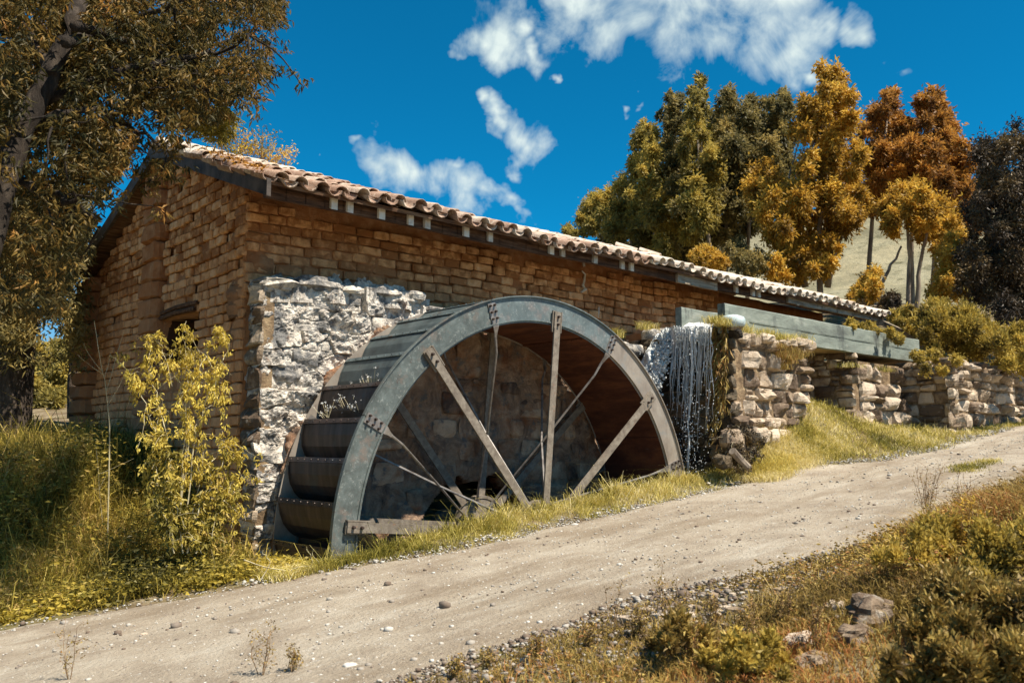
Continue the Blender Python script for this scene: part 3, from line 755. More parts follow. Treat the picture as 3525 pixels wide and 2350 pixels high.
TV = [mesh('roof_tile', *tile(True, seed=k), M_TILE, smooth=True) for k in range(6)]
TP = [mesh('roof_tile', *tile(False, seed=k + 20), M_TILE, smooth=True) for k in range(4)]
slope = math.atan2(RIDGE_Z - EAVE_Z, RIDGE_Y - EAVE_Y)
tiles = []; g = np.random.default_rng(12)
pitch = 0.292; ncol = int((20.95 - XG + 0.25) / pitch)
Lr = math.hypot(RIDGE_Z - EAVE_Z, RIDGE_Y - EAVE_Y); nrow = int(Lr / 0.345)
for side in (0, 1):
    for c in range(ncol):
        for r in range(nrow):
            for cover in (0, 1):
                if side == 1 and not cover: continue
                x = XG - 0.20 + (c + (0.5 if cover else 0)) * pitch + g.normal(0, 0.016)
                s = -0.10 + r * 0.345 + g.normal(0, 0.018) + (0.05 * g.uniform() if r == 0 else 0)
                dz = (0.07 if cover else 0.085) + g.normal(0, 0.008) + 0.035 * sin(x * 1.15) + 0.02 * sin(x * 3.1 + r)
                tilt = 0.035 + g.normal(0, 0.02); yaw = g.normal(0, 0.045)
                if side == 0:
                    y = EAVE_Y + s * cos(slope); z = EAVE_Z - 0.02 + s * sin(slope) + dz - rsag(x) * max(s, 0) / Lr
                    tiles.append((np.array([x, y, z]), (slope - tilt, g.normal(0, .03), yaw), cover, int(g.integers(6 if cover else 4))))
                else:
                    y = 2 * RIDGE_Y - EAVE_Y - s * cos(slope); z = EAVE_Z - 0.02 + s * sin(slope) + dz - rsag(x) * max(s, 0) / Lr
                    tiles.append((np.array([x, y, z]), (slope - tilt, 0, pi + yaw), cover, int(g.integers(6 if cover else 4))))
for c in range(int(16.2 / 0.36)):   # ridge caps
    tiles.append((np.array([XG - 0.2 + c * 0.36, RIDGE_Y, RIDGE_Z + 0.03 + 0.015 * sin(c) - rsag(XG - 0.2 + c * 0.36)]), (0, g.normal(0, .03), -pi / 2 + g.normal(0, .03)), 1, c % 6))
# a slipped tile lying loose on top
tiles.append((np.array([13.35, 10.6, 3.655]), (slope + 0.05, 0.1, 0.5), 1, 2)); tiles.append((np.array([13.0, 10.9, 3.76]), (slope, -0.1, 0.7), 1, 3))
from mathutils import Euler
order = sorted(range(len(tiles)), key=lambda i: (tiles[i][0] ** 2).sum() * (1 + 0.5 * max(0, tiles[i][0][1] - 11.2)))
restt = MB()
Cv = [tile(True, seed=k) for k in range(6)]; Pv = [tile(False, seed=k + 20) for k in range(4)]
for n_, i in enumerate(order):
    p, r, cover, k = tiles[i]
    if n_ < 300: link('roof_tile', (TV if cover else TP)[k], mill, p, r)
    else:
        V, F = (Cv if cover else Pv)[k]; Mx = np.array(Euler(r).to_matrix())
        restt.add(V @ Mx.T + p, F, g.uniform())
restt.obj('more_roof_tiles', M_TILE, mill, True, kind='stuff')
# plaster drips below the eave
for (x, y, ztop, ln, w) in ((1340, 598, 0, 0, 0),):
    pts = [PY(1340, 598, YW - 0.04), PY(1342, 612, YW - 0.04)]
    V, F = tube(np.array(pts), 0.022, 5); obj('lime_drip', V, F, M_RAFTER, mill)
    V, F = tube(np.array([PY(1337, 622, YW - .03), PY(1344, 630, YW - .04), PY(1342, 645, YW - .04), PY(1339, 655, YW - .04), PY(1345, 664, YW - .05), PY(1335, 671, YW - .04)]), [.012, .02, .022, .024, .035, .02], 5); obj('lime_drip', V, F, M_RAFTER, mill)
    V, F = tube(np.array([PY(1376, 704, YW - .03), PY(1375, 718, YW - .03), PY(1374, 730, YW - .03)]), [.006, .014, .006], 5); obj('lime_drip', V, F, M_RAFTER, mill)

# ------------------------------------------------------------------ rubble wall behind the wheel
YP, XS = 10.20, 4.86
rub = thing('rubble_wall', 'rough limewashed rubble stone wall between the mill and the water wheel', 'wall', (XS, YP, -1.4))


def rub_top(x):
    return np.interp(x, [4.8, 5.3, 6.3, 7.1, 7.35, 7.6, 8.6, 9.4, 11.0, 11.4, 11.9, 12.6], [2.02, 2.07, 2.14, 2.16, 2.0, 1.92, 2.02, 1.85, 1.72, 1.72, 1.75, 1.85])


def arch(x, z):
    cx, rx_, zt, zb = 8.35, 1.45, -0.46, -2.3
    u = (x - cx) / rx_
    return (np.abs(u) < 1) & (z < zb + (zt - zb) * np.sqrt(np.clip(1 - np.abs(u) ** 2.0, 0, 1)) * (1 - 0.05 * np.sin(x * 7)))


inw = lambda x, z, r=3.06: (x - 8.22) ** 2 + (z + 1.19) ** 2 < (r + 0.10 * np.sin(x * 5 + z * 4)) ** 2
def craggy(name, a0, a1, z0, z1, m_, step, hole, base, big, amp, seed):
    """rubble bedded in lime: stones and mortar as one broken relief, top edge following the ruin"""
    A = np.arange(a0, a1, step); Zs = np.arange(z0, z1, step); AA, ZZ = np.meshgrid(A, Zs, indexing='ij'); ZZ = np.minimum(ZZ, rub_top(AA))
    gg = np.random.default_rng(seed); cs = [c for c in courses(gg, a0, a1, z0, z1, 0.40, 0.25, 0.4)]
    cx = np.array([c[0] for c in cs]) + gg.normal(0, .03, len(cs)); cz = np.array([c[1] for c in cs]) + gg.normal(0, .02, len(cs)); hh = gg.uniform(-.2, 1, len(cs)); tx = gg.normal(0, .32, len(cs)); tz = gg.normal(0.25, .45, len(cs))
    P = np.stack([AA * 3.2, ZZ * 3.2, 0 * AA], -1); wx = AA + .07 * fbm(P, 3, seed + 1); wz = ZZ + .06 * fbm(P + 9, 3, seed + 2)
    fl = np.stack([wx.ravel(), wz.ravel() * 1.55], -1); cc = np.stack([cx, cz * 1.55], -1)
    d1 = np.full(len(fl), 9.); d2 = np.full(len(fl), 9.); i1 = np.zeros(len(fl), int)
    for i in range(len(cc)):
        near_ = np.where((np.abs(fl[:, 0] - cc[i, 0]) < .6) & (np.abs(fl[:, 1] - cc[i, 1]) < .6))[0]; d = np.hypot(*(fl[near_] - cc[i]).T)
        b1 = d < d1[near_]; q1 = near_[b1]; d2[q1] = d1[q1]; d1[q1] = d[b1]; i1[q1] = i; q2 = near_[~b1]; d2[q2] = np.minimum(d2[q2], d[~b1])
    edge = sstep(0.0, 0.035, d2 - d1).reshape(AA.shape); hs = hh[i1].reshape(AA.shape); dx = (fl[:, 0] - cc[i1, 0]).reshape(AA.shape); dz = (fl[:, 1] - cc[i1, 1]).reshape(AA.shape)
    Q = np.stack([AA, ZZ, 0 * AA], -1); rdg = 1 - np.abs(fbm(Q * 6.5, 4, seed + 5)) * 3.2
    mort = fbm(Q * 1.3 + 5, 2, seed + 9)
    k = edge * (.35 + .65 * sstep(-.35, .25, mort))
    y = -(big * k * (0.25 + .75 * np.clip(hs + tx[i1].reshape(AA.shape) * dx * 5 + tz[i1].reshape(AA.shape) * dz * 4, 0, 1.3)) + amp * rdg * .8 + amp * 2.6 * fbm(Q * 11, 5, seed + 7, 0.66))
    V = np.stack([AA.ravel(), y.ravel() + base, ZZ.ravel()], -1); F = grid_faces(len(A), len(Zs)); cA = V[F][:, :, 0].mean(1); cZ = V[F][:, :, 2].mean(1)
    ok = ~hole(cA, cZ) & ((V[F][:, :, 2].max(1) - V[F][:, :, 2].min(1)) > 1e-4)
    o = obj(name, V, F[ok], m_, rub, False); sm = o.modifiers.new('thickness', 'SOLIDIFY'); sm.thickness = .25; sm.offset = -1


craggy('lime_mortar', XS + 0.04, 12.4, -2.6, 2.4, M_LIMECORE, 0.016, lambda x, z: arch(x, z) | inw(x, z, 3.0) | (x > 9.3), YP + 0.065, 0.12, 0.020, 31)
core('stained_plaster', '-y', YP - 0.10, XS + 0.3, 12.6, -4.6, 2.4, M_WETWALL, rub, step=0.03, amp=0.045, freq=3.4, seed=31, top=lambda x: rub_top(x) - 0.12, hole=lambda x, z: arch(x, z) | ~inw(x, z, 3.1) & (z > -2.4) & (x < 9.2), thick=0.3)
g = np.random.default_rng(77)
cells = courses(g, XS, 12.4, -2.6, 2.25, 0.42, 0.26, 0.4)
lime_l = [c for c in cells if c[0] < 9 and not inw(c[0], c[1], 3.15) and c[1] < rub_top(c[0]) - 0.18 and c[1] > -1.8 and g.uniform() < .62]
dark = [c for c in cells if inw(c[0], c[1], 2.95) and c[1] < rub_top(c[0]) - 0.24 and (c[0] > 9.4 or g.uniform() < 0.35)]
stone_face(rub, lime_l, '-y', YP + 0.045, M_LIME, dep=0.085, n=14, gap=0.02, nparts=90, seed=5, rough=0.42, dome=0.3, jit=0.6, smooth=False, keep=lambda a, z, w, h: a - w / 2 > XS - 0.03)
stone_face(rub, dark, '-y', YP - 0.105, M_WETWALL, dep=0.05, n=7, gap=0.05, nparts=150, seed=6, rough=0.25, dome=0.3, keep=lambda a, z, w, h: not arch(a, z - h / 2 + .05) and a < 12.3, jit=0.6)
# coping stones: full rounded blocks along the top
g = np.random.default_rng(9); x = XS - 0.03


def boulder(g, c, sz, n=7, rough=0.25, m=10):
    a = np.linspace(0, 2 * pi, m, endpoint=False); b = np.linspace(-pi / 2, pi / 2, n)
    B, A = np.meshgrid(b, a, indexing='ij')
    sq = lambda t, e: np.sign(t) * np.abs(t) ** e
    P = np.stack([sq(np.cos(B), .6) * sq(np.cos(A), .7), sq(np.cos(B), .6) * sq(np.sin(A), .7), sq(np.sin(B), .7)], -1)
    s = g.uniform(0, 50); P = P * (1 + rough * fbm(P * 1.6 + s, 3, int(s)))[..., None]
    V = (P * np.array(sz) / 2 + np.array(c)).reshape(-1, 3)
    i = np.arange(n - 1)[:, None] * m; j = np.arange(m)[None]; j2 = (j + 1) % m
    F = np.stack([i + j, i + j2, i + m + j2, i + m + j], -1).reshape(-1, 4)
    return V, F


while x < 11.7:
    w = g.uniform(0.3, 0.62) if x < 7.6 else g.uniform(0.25, 0.45)
    t = rub_top(x + w / 2); hh = g.uniform(0.16, 0.27)
    V, F = boulder(g, (x + w / 2, YP + 0.17, t - 0.02 + g.uniform(-.03, .03)), (w * 1.08, 0.50, hh * .85), n=10, m=14, rough=0.4)
    obj('coping_stone', V, F, M_LIME, rub, False, np.full(len(V), g.uniform())); x += w
# left end face of the wall: rounded quoins in the shade
g = np.random.default_rng(19); z = -1.7
while z < 1.98:
    h = g.uniform(0.17, 0.34); w = g.uniform(0.34, 0.42)
    V, F = stone_cell(g, w, h - 0.012, n=9, rough=0.25, dome=0.3)
    fr = frame('-x', XS + 0.05); V = fr(V, YP + 0.20 + g.uniform(-.02, .02), z + h / 2, 0.12)
    obj('quoin', V, F, M_STONE, rub, False, np.full(len(V), g.uniform(0.1, .6))); z += h
V, F = box((XS + 0.12, YP + 0.21, 0.2), (0.16, 0.36, 3.7)); obj('end_core', V, F, M_STONEBED, rub)
# tail race tunnel behind the arch
us = np.linspace(-1, 1, 17); ax = 8.35 + 1.5 * us; az = -2.3 + 1.9 * np.sqrt(1 - us ** 2)
V = np.concatenate([np.stack([ax, np.full(17, yy), az], -1) for yy in (YP + 0.05, 11.2, 12.6)])
F = grid_faces(3, 17)
back = np.array([[34 + i, 34 + i + 1, 51] for i in range(16)]); V = np.vstack([V, [[8.35, 12.6, -2.6]]])
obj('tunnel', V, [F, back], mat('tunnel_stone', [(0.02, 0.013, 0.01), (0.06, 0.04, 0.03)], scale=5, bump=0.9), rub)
g = np.random.default_rng(4); mb = MB()
for k in range(26):
    V, F = boulder(g, (8.6 + g.uniform(-0.1, 1.0), 11.5 + g.uniform(0, .4), -1.9 + 0.13 * k % 1.6 + g.uniform(0, .1)), (0.35, 0.3, 0.2)); mb.add(V, F, g.uniform())
mb.obj('tunnel_rubble', M_WETWALL, rub, True, kind='stuff')
# pit lining on the near side and ends
V, F = box(((PITX0 + PITX1) / 2, PITY0 - 0.02, -3.0), (PITX1 - PITX0, 0.06, 3.3)); obj('pit_lining', V, F, M_WETWALL, rub)
#PART3

# ------------------------------------------------------------------ water wheel
C = np.array([8.2197, 8.6076, -1.1892]); RO, RI, BW = 3.20, 2.878, 1.348
wheel = thing('water_wheel', 'huge teal and rust steel water wheel with curved buckets, half sunk in its pit', 'water wheel', C)
J0, B0 = 16.8, 39.9          # rim joints (rods) and flat bars, every 45 degrees


def ring(r0, r1, y0, y1, t0, t1, n):
    t = np.radians(np.linspace(t0, t1, n))
    P = [np.stack([r * np.cos(t), np.full(n, y), r * np.sin(t)], -1) for r, y in ((r0, y0), (r1, y0), (r1, y1), (r0, y1))]
    V = np.concatenate(P); q = []
    for k in range(4):
        a = k * n; b = ((k + 1) % 4) * n
        for i in range(n - 1): q.append([a + i, b + i, b + i + 1, a + i + 1])
    q.append([0, 3 * n, 2 * n, n]); q.append([n - 1, 2 * n - 1, 3 * n - 1, 4 * n - 1])
    return V, np.array(q)


def rivet(r=0.017, h=0.02, n=6):
    a = np.linspace(0, 2 * pi, n, endpoint=False)
    V = np.vstack([np.stack([r * np.cos(a), 0 * a, r * np.sin(a)], -1), np.stack([r * .8 * np.cos(a), 0 * a - h, r * .8 * np.sin(a)], -1), [[0, -h * 1.1, 0]]])
    q = np.array([[i, n + i, n + (i + 1) % n, (i + 1) % n] for i in range(n)]); t = np.array([[n + i, 2 * n, n + (i + 1) % n] for i in range(n)])
    return V, [q, t]


def rotY(V, deg):
    a = radians(deg); V = np.asarray(V); return np.stack([V[:, 0] * cos(a) - V[:, 2] * sin(a), V[:, 1], V[:, 0] * sin(a) + V[:, 2] * cos(a)], -1)


segm = {0: M_BEIGE, 1: M_BEIGE, 2: M_TEALB, 3: M_TEAL, 4: M_TEAL, 5: M_TEAL, 6: M_TEAL, 7: M_BEIGE}
for k in range(8):
    t0 = J0 - 45 + 45 * k; M_ = segm[k]
    for back in (0, 1):
        mb = MB(); yb = BW if back else 0.0
        V, F = ring(RI, RO, yb - 0.006, yb + 0.006, t0 + 0.12, t0 + 44.88, 25); mb.add(V, F)
        if not back:
            V, F = ring(RO - 0.004, RO + 0.010, -0.040, 0.012, t0 + 0.1, t0 + 44.9, 25); mb.add(V, F)
            V, F = ring(RO - 0.035, RO - 0.004, -0.012, -0.0062, t0 + 0.1, t0 + 44.9, 25); mb.add(V, F)
            V, F = ring(RI - 0.006, RI + 0.012, -0.022, 0.004, t0 + 0.1, t0 + 44.9, 25); mb.add(V, F)
            V, F = ring(RI - 0.03, RI - 0.006, 0.004, 0.012, t0 + 0.1, t0 + 44.9, 25); mb.add(V, F)
        else:
            V, F = ring(RI - 0.03, RI + 0.03, yb - 0.02, yb - 0.0062, t0 + 0.1, t0 + 44.9, 25); mb.add(V, F)
        V, F, R = mb.out()
        obj('rim_segment', V + C, F, M_ if not back else M_BEIGE, wheel)
    V, F = ring(RI - 0.012, RI - 0.004, 0.008, BW - 0.02, t0 + 0.05 + 10, t0 + 44.95 + 10, 25)
    o = obj('sole_plate', V + C, F, M_RUSTIN, wheel)
    V, F = ring(RI - 0.03, RI - 0.0125, 0.01, BW - 0.022, t0 + 10 - 0.45, t0 + 10 + 0.45, 2); mb = MB(); mb.add(V, F)
    for yy in np.linspace(0.08, 1.27, 13):
        V, F = rivet(0.011, 0.012); mb.add(rotY(np.stack([V[:, 1] + RI - 0.03, V[:, 0] + yy, V[:, 2]], -1), t0 + 10), F)
    V, F, R = mb.out(); obj('seam_strip', V + C, F, M_RUSTIN, o)

prof = [(3.198, 0.0), (3.185, 1.3), (3.15, 3.4), (3.09, 5.6), (3.00, 7.4), (2.93, 8.3), (2.885, 8.7)]


def bucket(seed):
    g = np.random.default_rng(seed); mb = MB(); ys = np.linspace(0.010, BW - 0.010, 7)
    for off in (0, -0.008):
        P = np.array([[(r + off) * cos(radians(t)), y + 0 * r, (r + off) * sin(radians(t))] for r, t in prof for y in ys])
        P[:, 0] += 0.004 * vnoise(P * 2.5 + seed, seed); F = grid_faces(len(prof), 7)
        mb.add(P, F if off == 0 else F[:, ::-1])
    P, F = ring(3.196, 3.208, 0.012, BW - 0.012, -0.12, 1.0, 3); mb.add(P, F)
    for y in np.linspace(0.10, BW - 0.10, 8):
        V, F = rivet(0.011, 0.012)
        mb.add(rotY(np.stack([-V[:, 1] + 3.207, V[:, 0] + y, V[:, 2]], -1), 0.45), F)
    for y in (0.014, BW - 0.020):   # side angle strips
        pr = [(r - 0.03, t) for r, t in prof]
        P = np.array([[rr * cos(radians(t)), y + dy, rr * sin(radians(t))] for (r, t) in prof for rr, dy in ((r, 0), (r + 0.006, 0), (r + 0.006, 0.03 if y < .5 else -0.03))])
        mb.add(P, grid_faces(len(prof), 3))
    return mb.out()


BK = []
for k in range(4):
    V, F, R = bucket(k); BK.append((mesh('bucket', V, F, M_LITSTEEL, False, R), mesh('bucket', V, F, M_SHADESTEEL, False, R)))
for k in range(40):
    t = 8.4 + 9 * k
    link('bucket', BK[k % 4][0 if 60 < t < 141 else 1], wheel, C, (0, -radians(t), 0))  # upper buckets take the sunlit colour, the others have shade painted in


def bar_mesh(y0, back):
    mb = MB()
    s = -1 if not back else 1
    V, F = box(((0.30 + 2.86) / 2, y0, 0), (2.56, 0.024, 0.112)); mb.add(V, F)
    V, F = box(((0.30 + 2.80) / 2, y0 - 0.022 * s * (-1) if False else y0 + 0.03, -0.048), (2.4, 0.016, 0.014)); mb.add(V, F)
    return mb.out()


for back in (0, 1):
    y0 = -0.062 if not back else BW - 0.05
    V, F, R = bar_mesh(y0, back); bm_ = mesh('flat_spoke', V, F, M_BAR)
    mb = MB(); V, F = box((2.90, y0 + 0.026, 0.006), (0.30, 0.026, 0.145)); mb.add(V, F); V, F = box((2.90, y0 + 0.014, -0.070), (0.30, 0.055, 0.016)); mb.add(V, F)
    V, F = box((2.92, y0, 0.002), (0.24, 0.022, 0.118)); mb.add(V, F)
    V, F, R = mb.out(); br = mesh('bracket', V, F, M_BAR)
    mb = MB()
    for r in (2.86, 2.97):
        V, F = rivet(0.021, 0.035); mb.add(V + np.array([r, y0 - 0.011, 0.0]), F)
    V, F, R = mb.out(); bo = mesh('bolt_pair', V, F, M_BOLT)
    for k in range(8):
        a = B0 + 45 * k; sp = link('flat_spoke', bm_, wheel, C, (0, -radians(a), 0))
        for nm, me in (('bracket', br), ('bolt_pair', bo)):
            if back and nm == 'bolt_pair': continue
            q = _old_link(nm, me, sp, **({'kind': 'stuff'} if nm == 'bolt_pair' else {}))

# round tie rods with flared, bolted ends
for back in (0, 1):
    y0 = -0.020 if not back else BW - 0.03; y1 = BW - 0.12 if not back else 0.10
    mb = MB()
    Q = np.array([[3.165, .065], [3.165, -.065], [2.93, -.062], [2.93, .062], [2.85, -.050], [2.85, .050], [2.78, -.028], [2.78, .028], [2.68, -.017], [2.68, .017]])
    yy = [0, 0, 0, 0, .004, .004, .03, .03, .075, .075]
    V0 = np.array([[q[0], y0 + (d if not back else -d), q[1]] for q, d in zip(Q, yy)]); V1 = V0 + np.array([0, 0.013, 0])
    V = np.vstack([V0, V1]); F = []
    for i in range(0, 8, 2):
        a, b = (i, i + 1), (i + 2, i + 3)
        if i == 0: a, b = (1, 0), (2, 3)
        F += [[a[0], b[0], b[1], a[1]], [a[0] + 10, a[1] + 10, b[1] + 10, b[0] + 10], [a[1], b[1], b[1] + 10, a[1] + 10], [b[0], a[0], a[0] + 10, b[0] + 10]]
    F.append([0, 1, 11, 10])
    mb.add(V, np.array(F))
    yE = y0 + (0.08 if not back else -0.08)
    V, F = tube(np.array([[2.72, yE - .012, 0], [2.5, yE + (.035 if not back else -.035), 0], [1.4, (yE + y1) / 2, 0.01], [0.55, y1 - 0.09 * (1 if not back else -1), 0], [0.36, y1, -0.01]]), [0.019, 0.0165, 0.0165, 0.0165, 0.022], 7); mb.add(V, F)
    V, F = tube(np.array([[0.40, y1 - .01, 0], [0.33, y1 + .01, -0.01]]), [0.034, 0.034], 6); mb.add(V, F)
    V, F, R = mb.out(); rm = mesh('tie_rod', V, F, M_ROD, False)
    mb = MB()
    for r in (3.13, 3.045, 2.955):
        for zz in (-0.038, 0.038):
            V, F = rivet(0.017, 0.032); mb.add(V + np.array([r, y0 - 0.001, zz]), F)
    V, F, R = mb.out(); bo = mesh('bolts', V, F, M_BOLT)
    for k in range(8):
        a = J0 + 45 * k; sp = link('tie_rod', rm, wheel, C, (0, -radians(a), 0))
        if not back: _old_link('bolts', bo, sp, kind='stuff')


def disc(y0, y1, r, n=28, y2=None):
    V, F = tube(np.array([[0, y0, 0], [0, y1, 0]]), [r, r], n); return V, F


for (ya, s) in ((0.02, -1), (BW - 0.06, -1)):
    mb = MB()
    for y0, y1, r in ((ya - .03, ya + 0.03, 0.44), (ya - 0.045, ya - 0.03, 0.40), (ya - 0.20, ya - 0.03, 0.20), (ya - 0.22, ya + 0.25, 0.145), (ya + 0.03, ya + 0.16, 0.30)):
        V, F = disc(y0, y1, r); mb.add(V, F)
    V, F = ring(0.41, 0.455, ya - 0.055, ya + 0.05, 0, 359.9, 30); mb.add(V, F)
    V, F, R = mb.out(); hb = obj('hub', V + C, F, M_BAR, wheel)
    mb = MB()
    for k in range(8):
        V, F = rivet(0.022, 0.03); mb.add(rotY(V + np.array([0.30, ya - 0.046, 0]), 22 + 45 * k), F)
    V, F, R = mb.out(); obj('bolts', V + C, F, M_BOLT, hb, kind='stuff')
V, F = tube(np.array([[0, -0.35, 0], [0, 1.62, 0]]), [0.085, 0.085], 14); obj('axle', V + C, F, M_BAR, wheel)
# gear wheels and their dark beam in the wall opening behind
gear = thing('gear_pair', 'pair of dark iron gear wheels in the black wall opening behind the hub', 'gears', (7.4, 10.35, -1.3))
for x, z, r in ((7.42, -1.26, 0.24), (8.0, -1.22, 0.27)):
    V, F = tube(np.array([[x, 10.34, z], [x, 10.46, z]]), [r, r], 20); mb = MB(); mb.add(V, F)
    V, F = tube(np.array([[x, 10.28, z], [x, 10.34, z]]), [r * .35, r * .35], 10); mb.add(V, F)
    for k in range(5):
        V, F = rivet(0.02, 0.03); a = k * 1.2566; mb.add(V + np.array([x + r * .7 * cos(a), 10.34, z + r * .7 * sin(a)]), F)
    mb.obj('gear_wheel', M_BAR, gear)
V, F = box((7.6, 10.40, -1.62), (2.2, 0.16, 0.16)); obj('beam', V, F, M_WOOD, gear)

# ------------------------------------------------------------------ stone piers, far wall, channel
pier = thing('stone_pier', 'rough field stone pier carrying the concrete channel beside the waterfall', 'pier', (11.9, 7.97, -0.5))
g = np.random.default_rng(41)
V, F = box((13.05, 9.30, -1.15), (2.18, 2.5, 5.85)); obj('pier_core', V, F, M_STONEBED, pier)
cells = courses(g, 11.93, 14.2, -0.9, 1.78, 0.33, 0.24, 0.40)
stone_face(pier, cells, '-y', 8.06, M_STONE, dep=0.15, n=8, gap=0.014, nparts=130, seed=51, rough=0.22, jit=0.5, smooth=False, keep=lambda a, z, w, h: a - w / 2 > 11.88 and a + w / 2 < 14.32, dome=0.3)
cells = courses(g, 8.0, 10.5, -3.2, 1.85, 0.34, 0.22, 0.35)
M_MOSS = mat('wet_mossy_stone', [(0.025, 0.018, 0.012), (0.085, 0.062, 0.035), (0.19, 0.145, 0.09)], scale=4, rough=0.6, bump=1.0, bscale=20, bdist=0.04, rnd=0.35, objrnd=0.35, detail=11, nrough=0.7,
             extra=both(overlay((0.12, 0.09, 0.015), 3.0, 0.54, 0.66, 0.7), overlay((0.02, 0.018, 0.016), 2.4, 0.50, 0.64, 0.7)))
stone_face(pier, cells, '-x', 11.97, M_MOSS, dep=0.12, n=7, gap=0.008, nparts=150, seed=52, rough=0.22, jit=0.5, dome=0.3, smooth=False, keep=lambda a, z, w, h: a > 8.0)
for k in range(9):  # loose blocks on top of the pier
    V, F = boulder(g, (12.0 + 0.27 * k + g.uniform(-.05, .05), 8.06 + g.uniform(-.08, .06), 1.80 + g.uniform(-.12, .08) + (0.22 if k == 0 else 0)), (g.uniform(.2, .36), .3, g.uniform(.13, .24)), n=8, m=11, rough=.4)
    obj('cap_stone', V, F, M_STONE, pier, False, np.full(len(V), g.uniform()))
blue = V = None
V, F = boulder(np.random.default_rng(5), PY(1685, 738, 8.0), (0.46, 0.3, 0.2), n=9, m=14, rough=.12)
obj('cap_stone', V, F, mat('pale_blue_stone', [(0.25, 0.32, 0.34), (0.45, 0.54, 0.55), (0.6, 0.66, 0.66)], scale=5, bump=0.3), pier, True, label='smooth pale blue cobble on top of the pier')

pier2 = thing('broken_pier', 'second crumbling stone pier under the far end of the concrete channel', 'pier', (16.0, 8.06, 0.3))
V, F = box((17.09, 9.09, 0.55), (2.03, 1.92, 2.2)); obj('pier_core', V, F, M_STONEBED, pier2)
cells = courses(g, 16.0, 18.3, 0.1, 1.75, 0.42, 0.27, 0.40)
stone_face(pier2, cells, '-y', 8.12, M_STONE, dep=0.15, n=8, gap=0.014, nparts=90, seed=53, rough=0.22, jit=0.6, keep=lambda a, z, w, h: a - w / 2 > 15.9 and a + w / 2 < 18.4 and z < 1.72 - 0.32 * max(0, sin((a - 16.3) * 1.5)) and z > 0.2, dome=0.3, smooth=False)
cells = courses(g, 8.1, 10.2, 0.2, 1.8, 0.30, 0.19, 0.35)
stone_face(pier2, cells, '-x', 16.08, M_STONE, dep=0.10, n=7, gap=0.012, nparts=90, seed=54, rough=0.16, jit=0.5, dome=.3, smooth=False)

fw = thing('field_wall', 'long dry stone field wall running off to the right beyond the channel', 'stone wall', (18.3, 7.1, 0.3))
V, F = box((23.2, 8.06, 0.75), (9.56, 1.72, 1.75)); obj('wall_core', V, F, M_STONEBED, fw)
cells = courses(g, 18.3, 27.9, 0.15, 1.72, 0.38, 0.24, 0.4)
stone_face(fw, cells, '-y', 7.22, M_STONE, dep=0.15, n=7, gap=0.014, nparts=190, seed=55, rough=0.22, jit=0.7, keep=lambda a, z, w, h: z < 1.62 + 0.1 * sin(a * 2), dome=0.3, smooth=False)
cells = courses(g, 7.15, 8.9, 0.0, 1.75, 0.36, 0.20, 0.35)
stone_face(fw, cells, '-x', 18.42, M_STONE, dep=0.10, n=7, gap=0.012, nparts=90, seed=56, rough=0.16, jit=0.5, dome=.3, smooth=False)
for k in range(30):
    V, F = boulder(g, (18.45 + 0.3 * k, 7.3 + g.uniform(-.05, .1), 1.66 + g.uniform(-.06, .08)), (g.uniform(.25, .42), .4, g.uniform(.14, .26)), n=6, m=9)
    obj('cap_stone', V, F, M_STONE, fw, False, np.full(len(V), g.uniform()))

chan = thing('concrete_channel', 'grey green concrete water channel laid over the stone piers', 'water channel', (11.8, 8.06, 1.8))


def slab(name, x0, x1, y0, y1, z0, z1, m_, n=40, amp=0.012, parent=chan, seed=1):
    g = np.random.default_rng(seed); xs = np.linspace(x0, x1, n); prof_ = np.array([[y0, z0], [y0, z0 * .5 + z1 * .5], [y0, z1 - .015], [y0 + .015, z1], [y1 - .015, z1], [y1, z1 - .015], [y1, z0]])
    V = np.array([[x, p[0], p[1]] for x in xs for p in prof_]); nz_ = fbm(V * np.array([3, 3, 8]), 3, seed); V[:, 1] += amp * nz_; V[:, 2] += amp * fbm(V * np.array([2, 2, 5]) + 7, 3, seed + 1)
    k = len(prof_); F = []
    for i in range(n - 1):
        for j in range(k): F.append([i * k + j, (i + 1) * k + j, (i + 1) * k + (j + 1) % k, i * k + (j + 1) % k])
    c0 = len(V); V = np.vstack([V, V[:k].mean(0), V[-k:].mean(0)])
    T = [[c0, (j + 1) % k, j] for j in range(k)] + [[c0 + 1, (n - 1) * k + j, (n - 1) * k + (j + 1) % k] for j in range(k)]
    return obj(name, V, [np.array(F), np.array(T)], m_, parent)


slab('side_wall', 11.80, 19.0, 8.06, 8.20, 1.80, 2.285, M_CONC, seed=2)
slab('side_wall', 11.80, 19.0, 8.92, 9.05, 1.80, 2.32, M_CONC, seed=3)
slab('channel_floor', 11.95, 18.95, 8.203, 8.917, 1.81, 1.90, M_CONCU, n=20, seed=4)
slab('form_mark', 12.5, 18.98, 8.052, 8.07, 2.035, 2.048, M_CONC, n=30, amp=0.006, seed=6)
V, F = box((18.86, 8.11, 1.2), (0.05, 0.05, 1.2)); obj('prop', V, F, mat('orange_post', [(0.25, 0.12, 0.03), (0.4, 0.22, 0.06)], bump=0.2), chan)
# stub wall left of the outlet
stub = thing('stub_wall', 'short brown plastered block beside the water outlet, against the mill wall', 'wall', (12.0, 9.9, 1.2))
V, F = box((12.35, 10.15, 0.9), (0.5, 0.6, 2.2)); obj('block', V, F, M_MUD, stub)
for p, s in (((12.15, 9.86, 1.95), (0.4, 0.35, 0.22)), ((11.75, 9.98, 1.66), (0.62, 0.4, 0.22)), ((12.45, 9.82, 2.02), (0.3, 0.3, 0.16))):
    V, F = boulder(g, p, s, n=8, m=12); obj('cap_stone', V, F, M_LIME, stub, True)

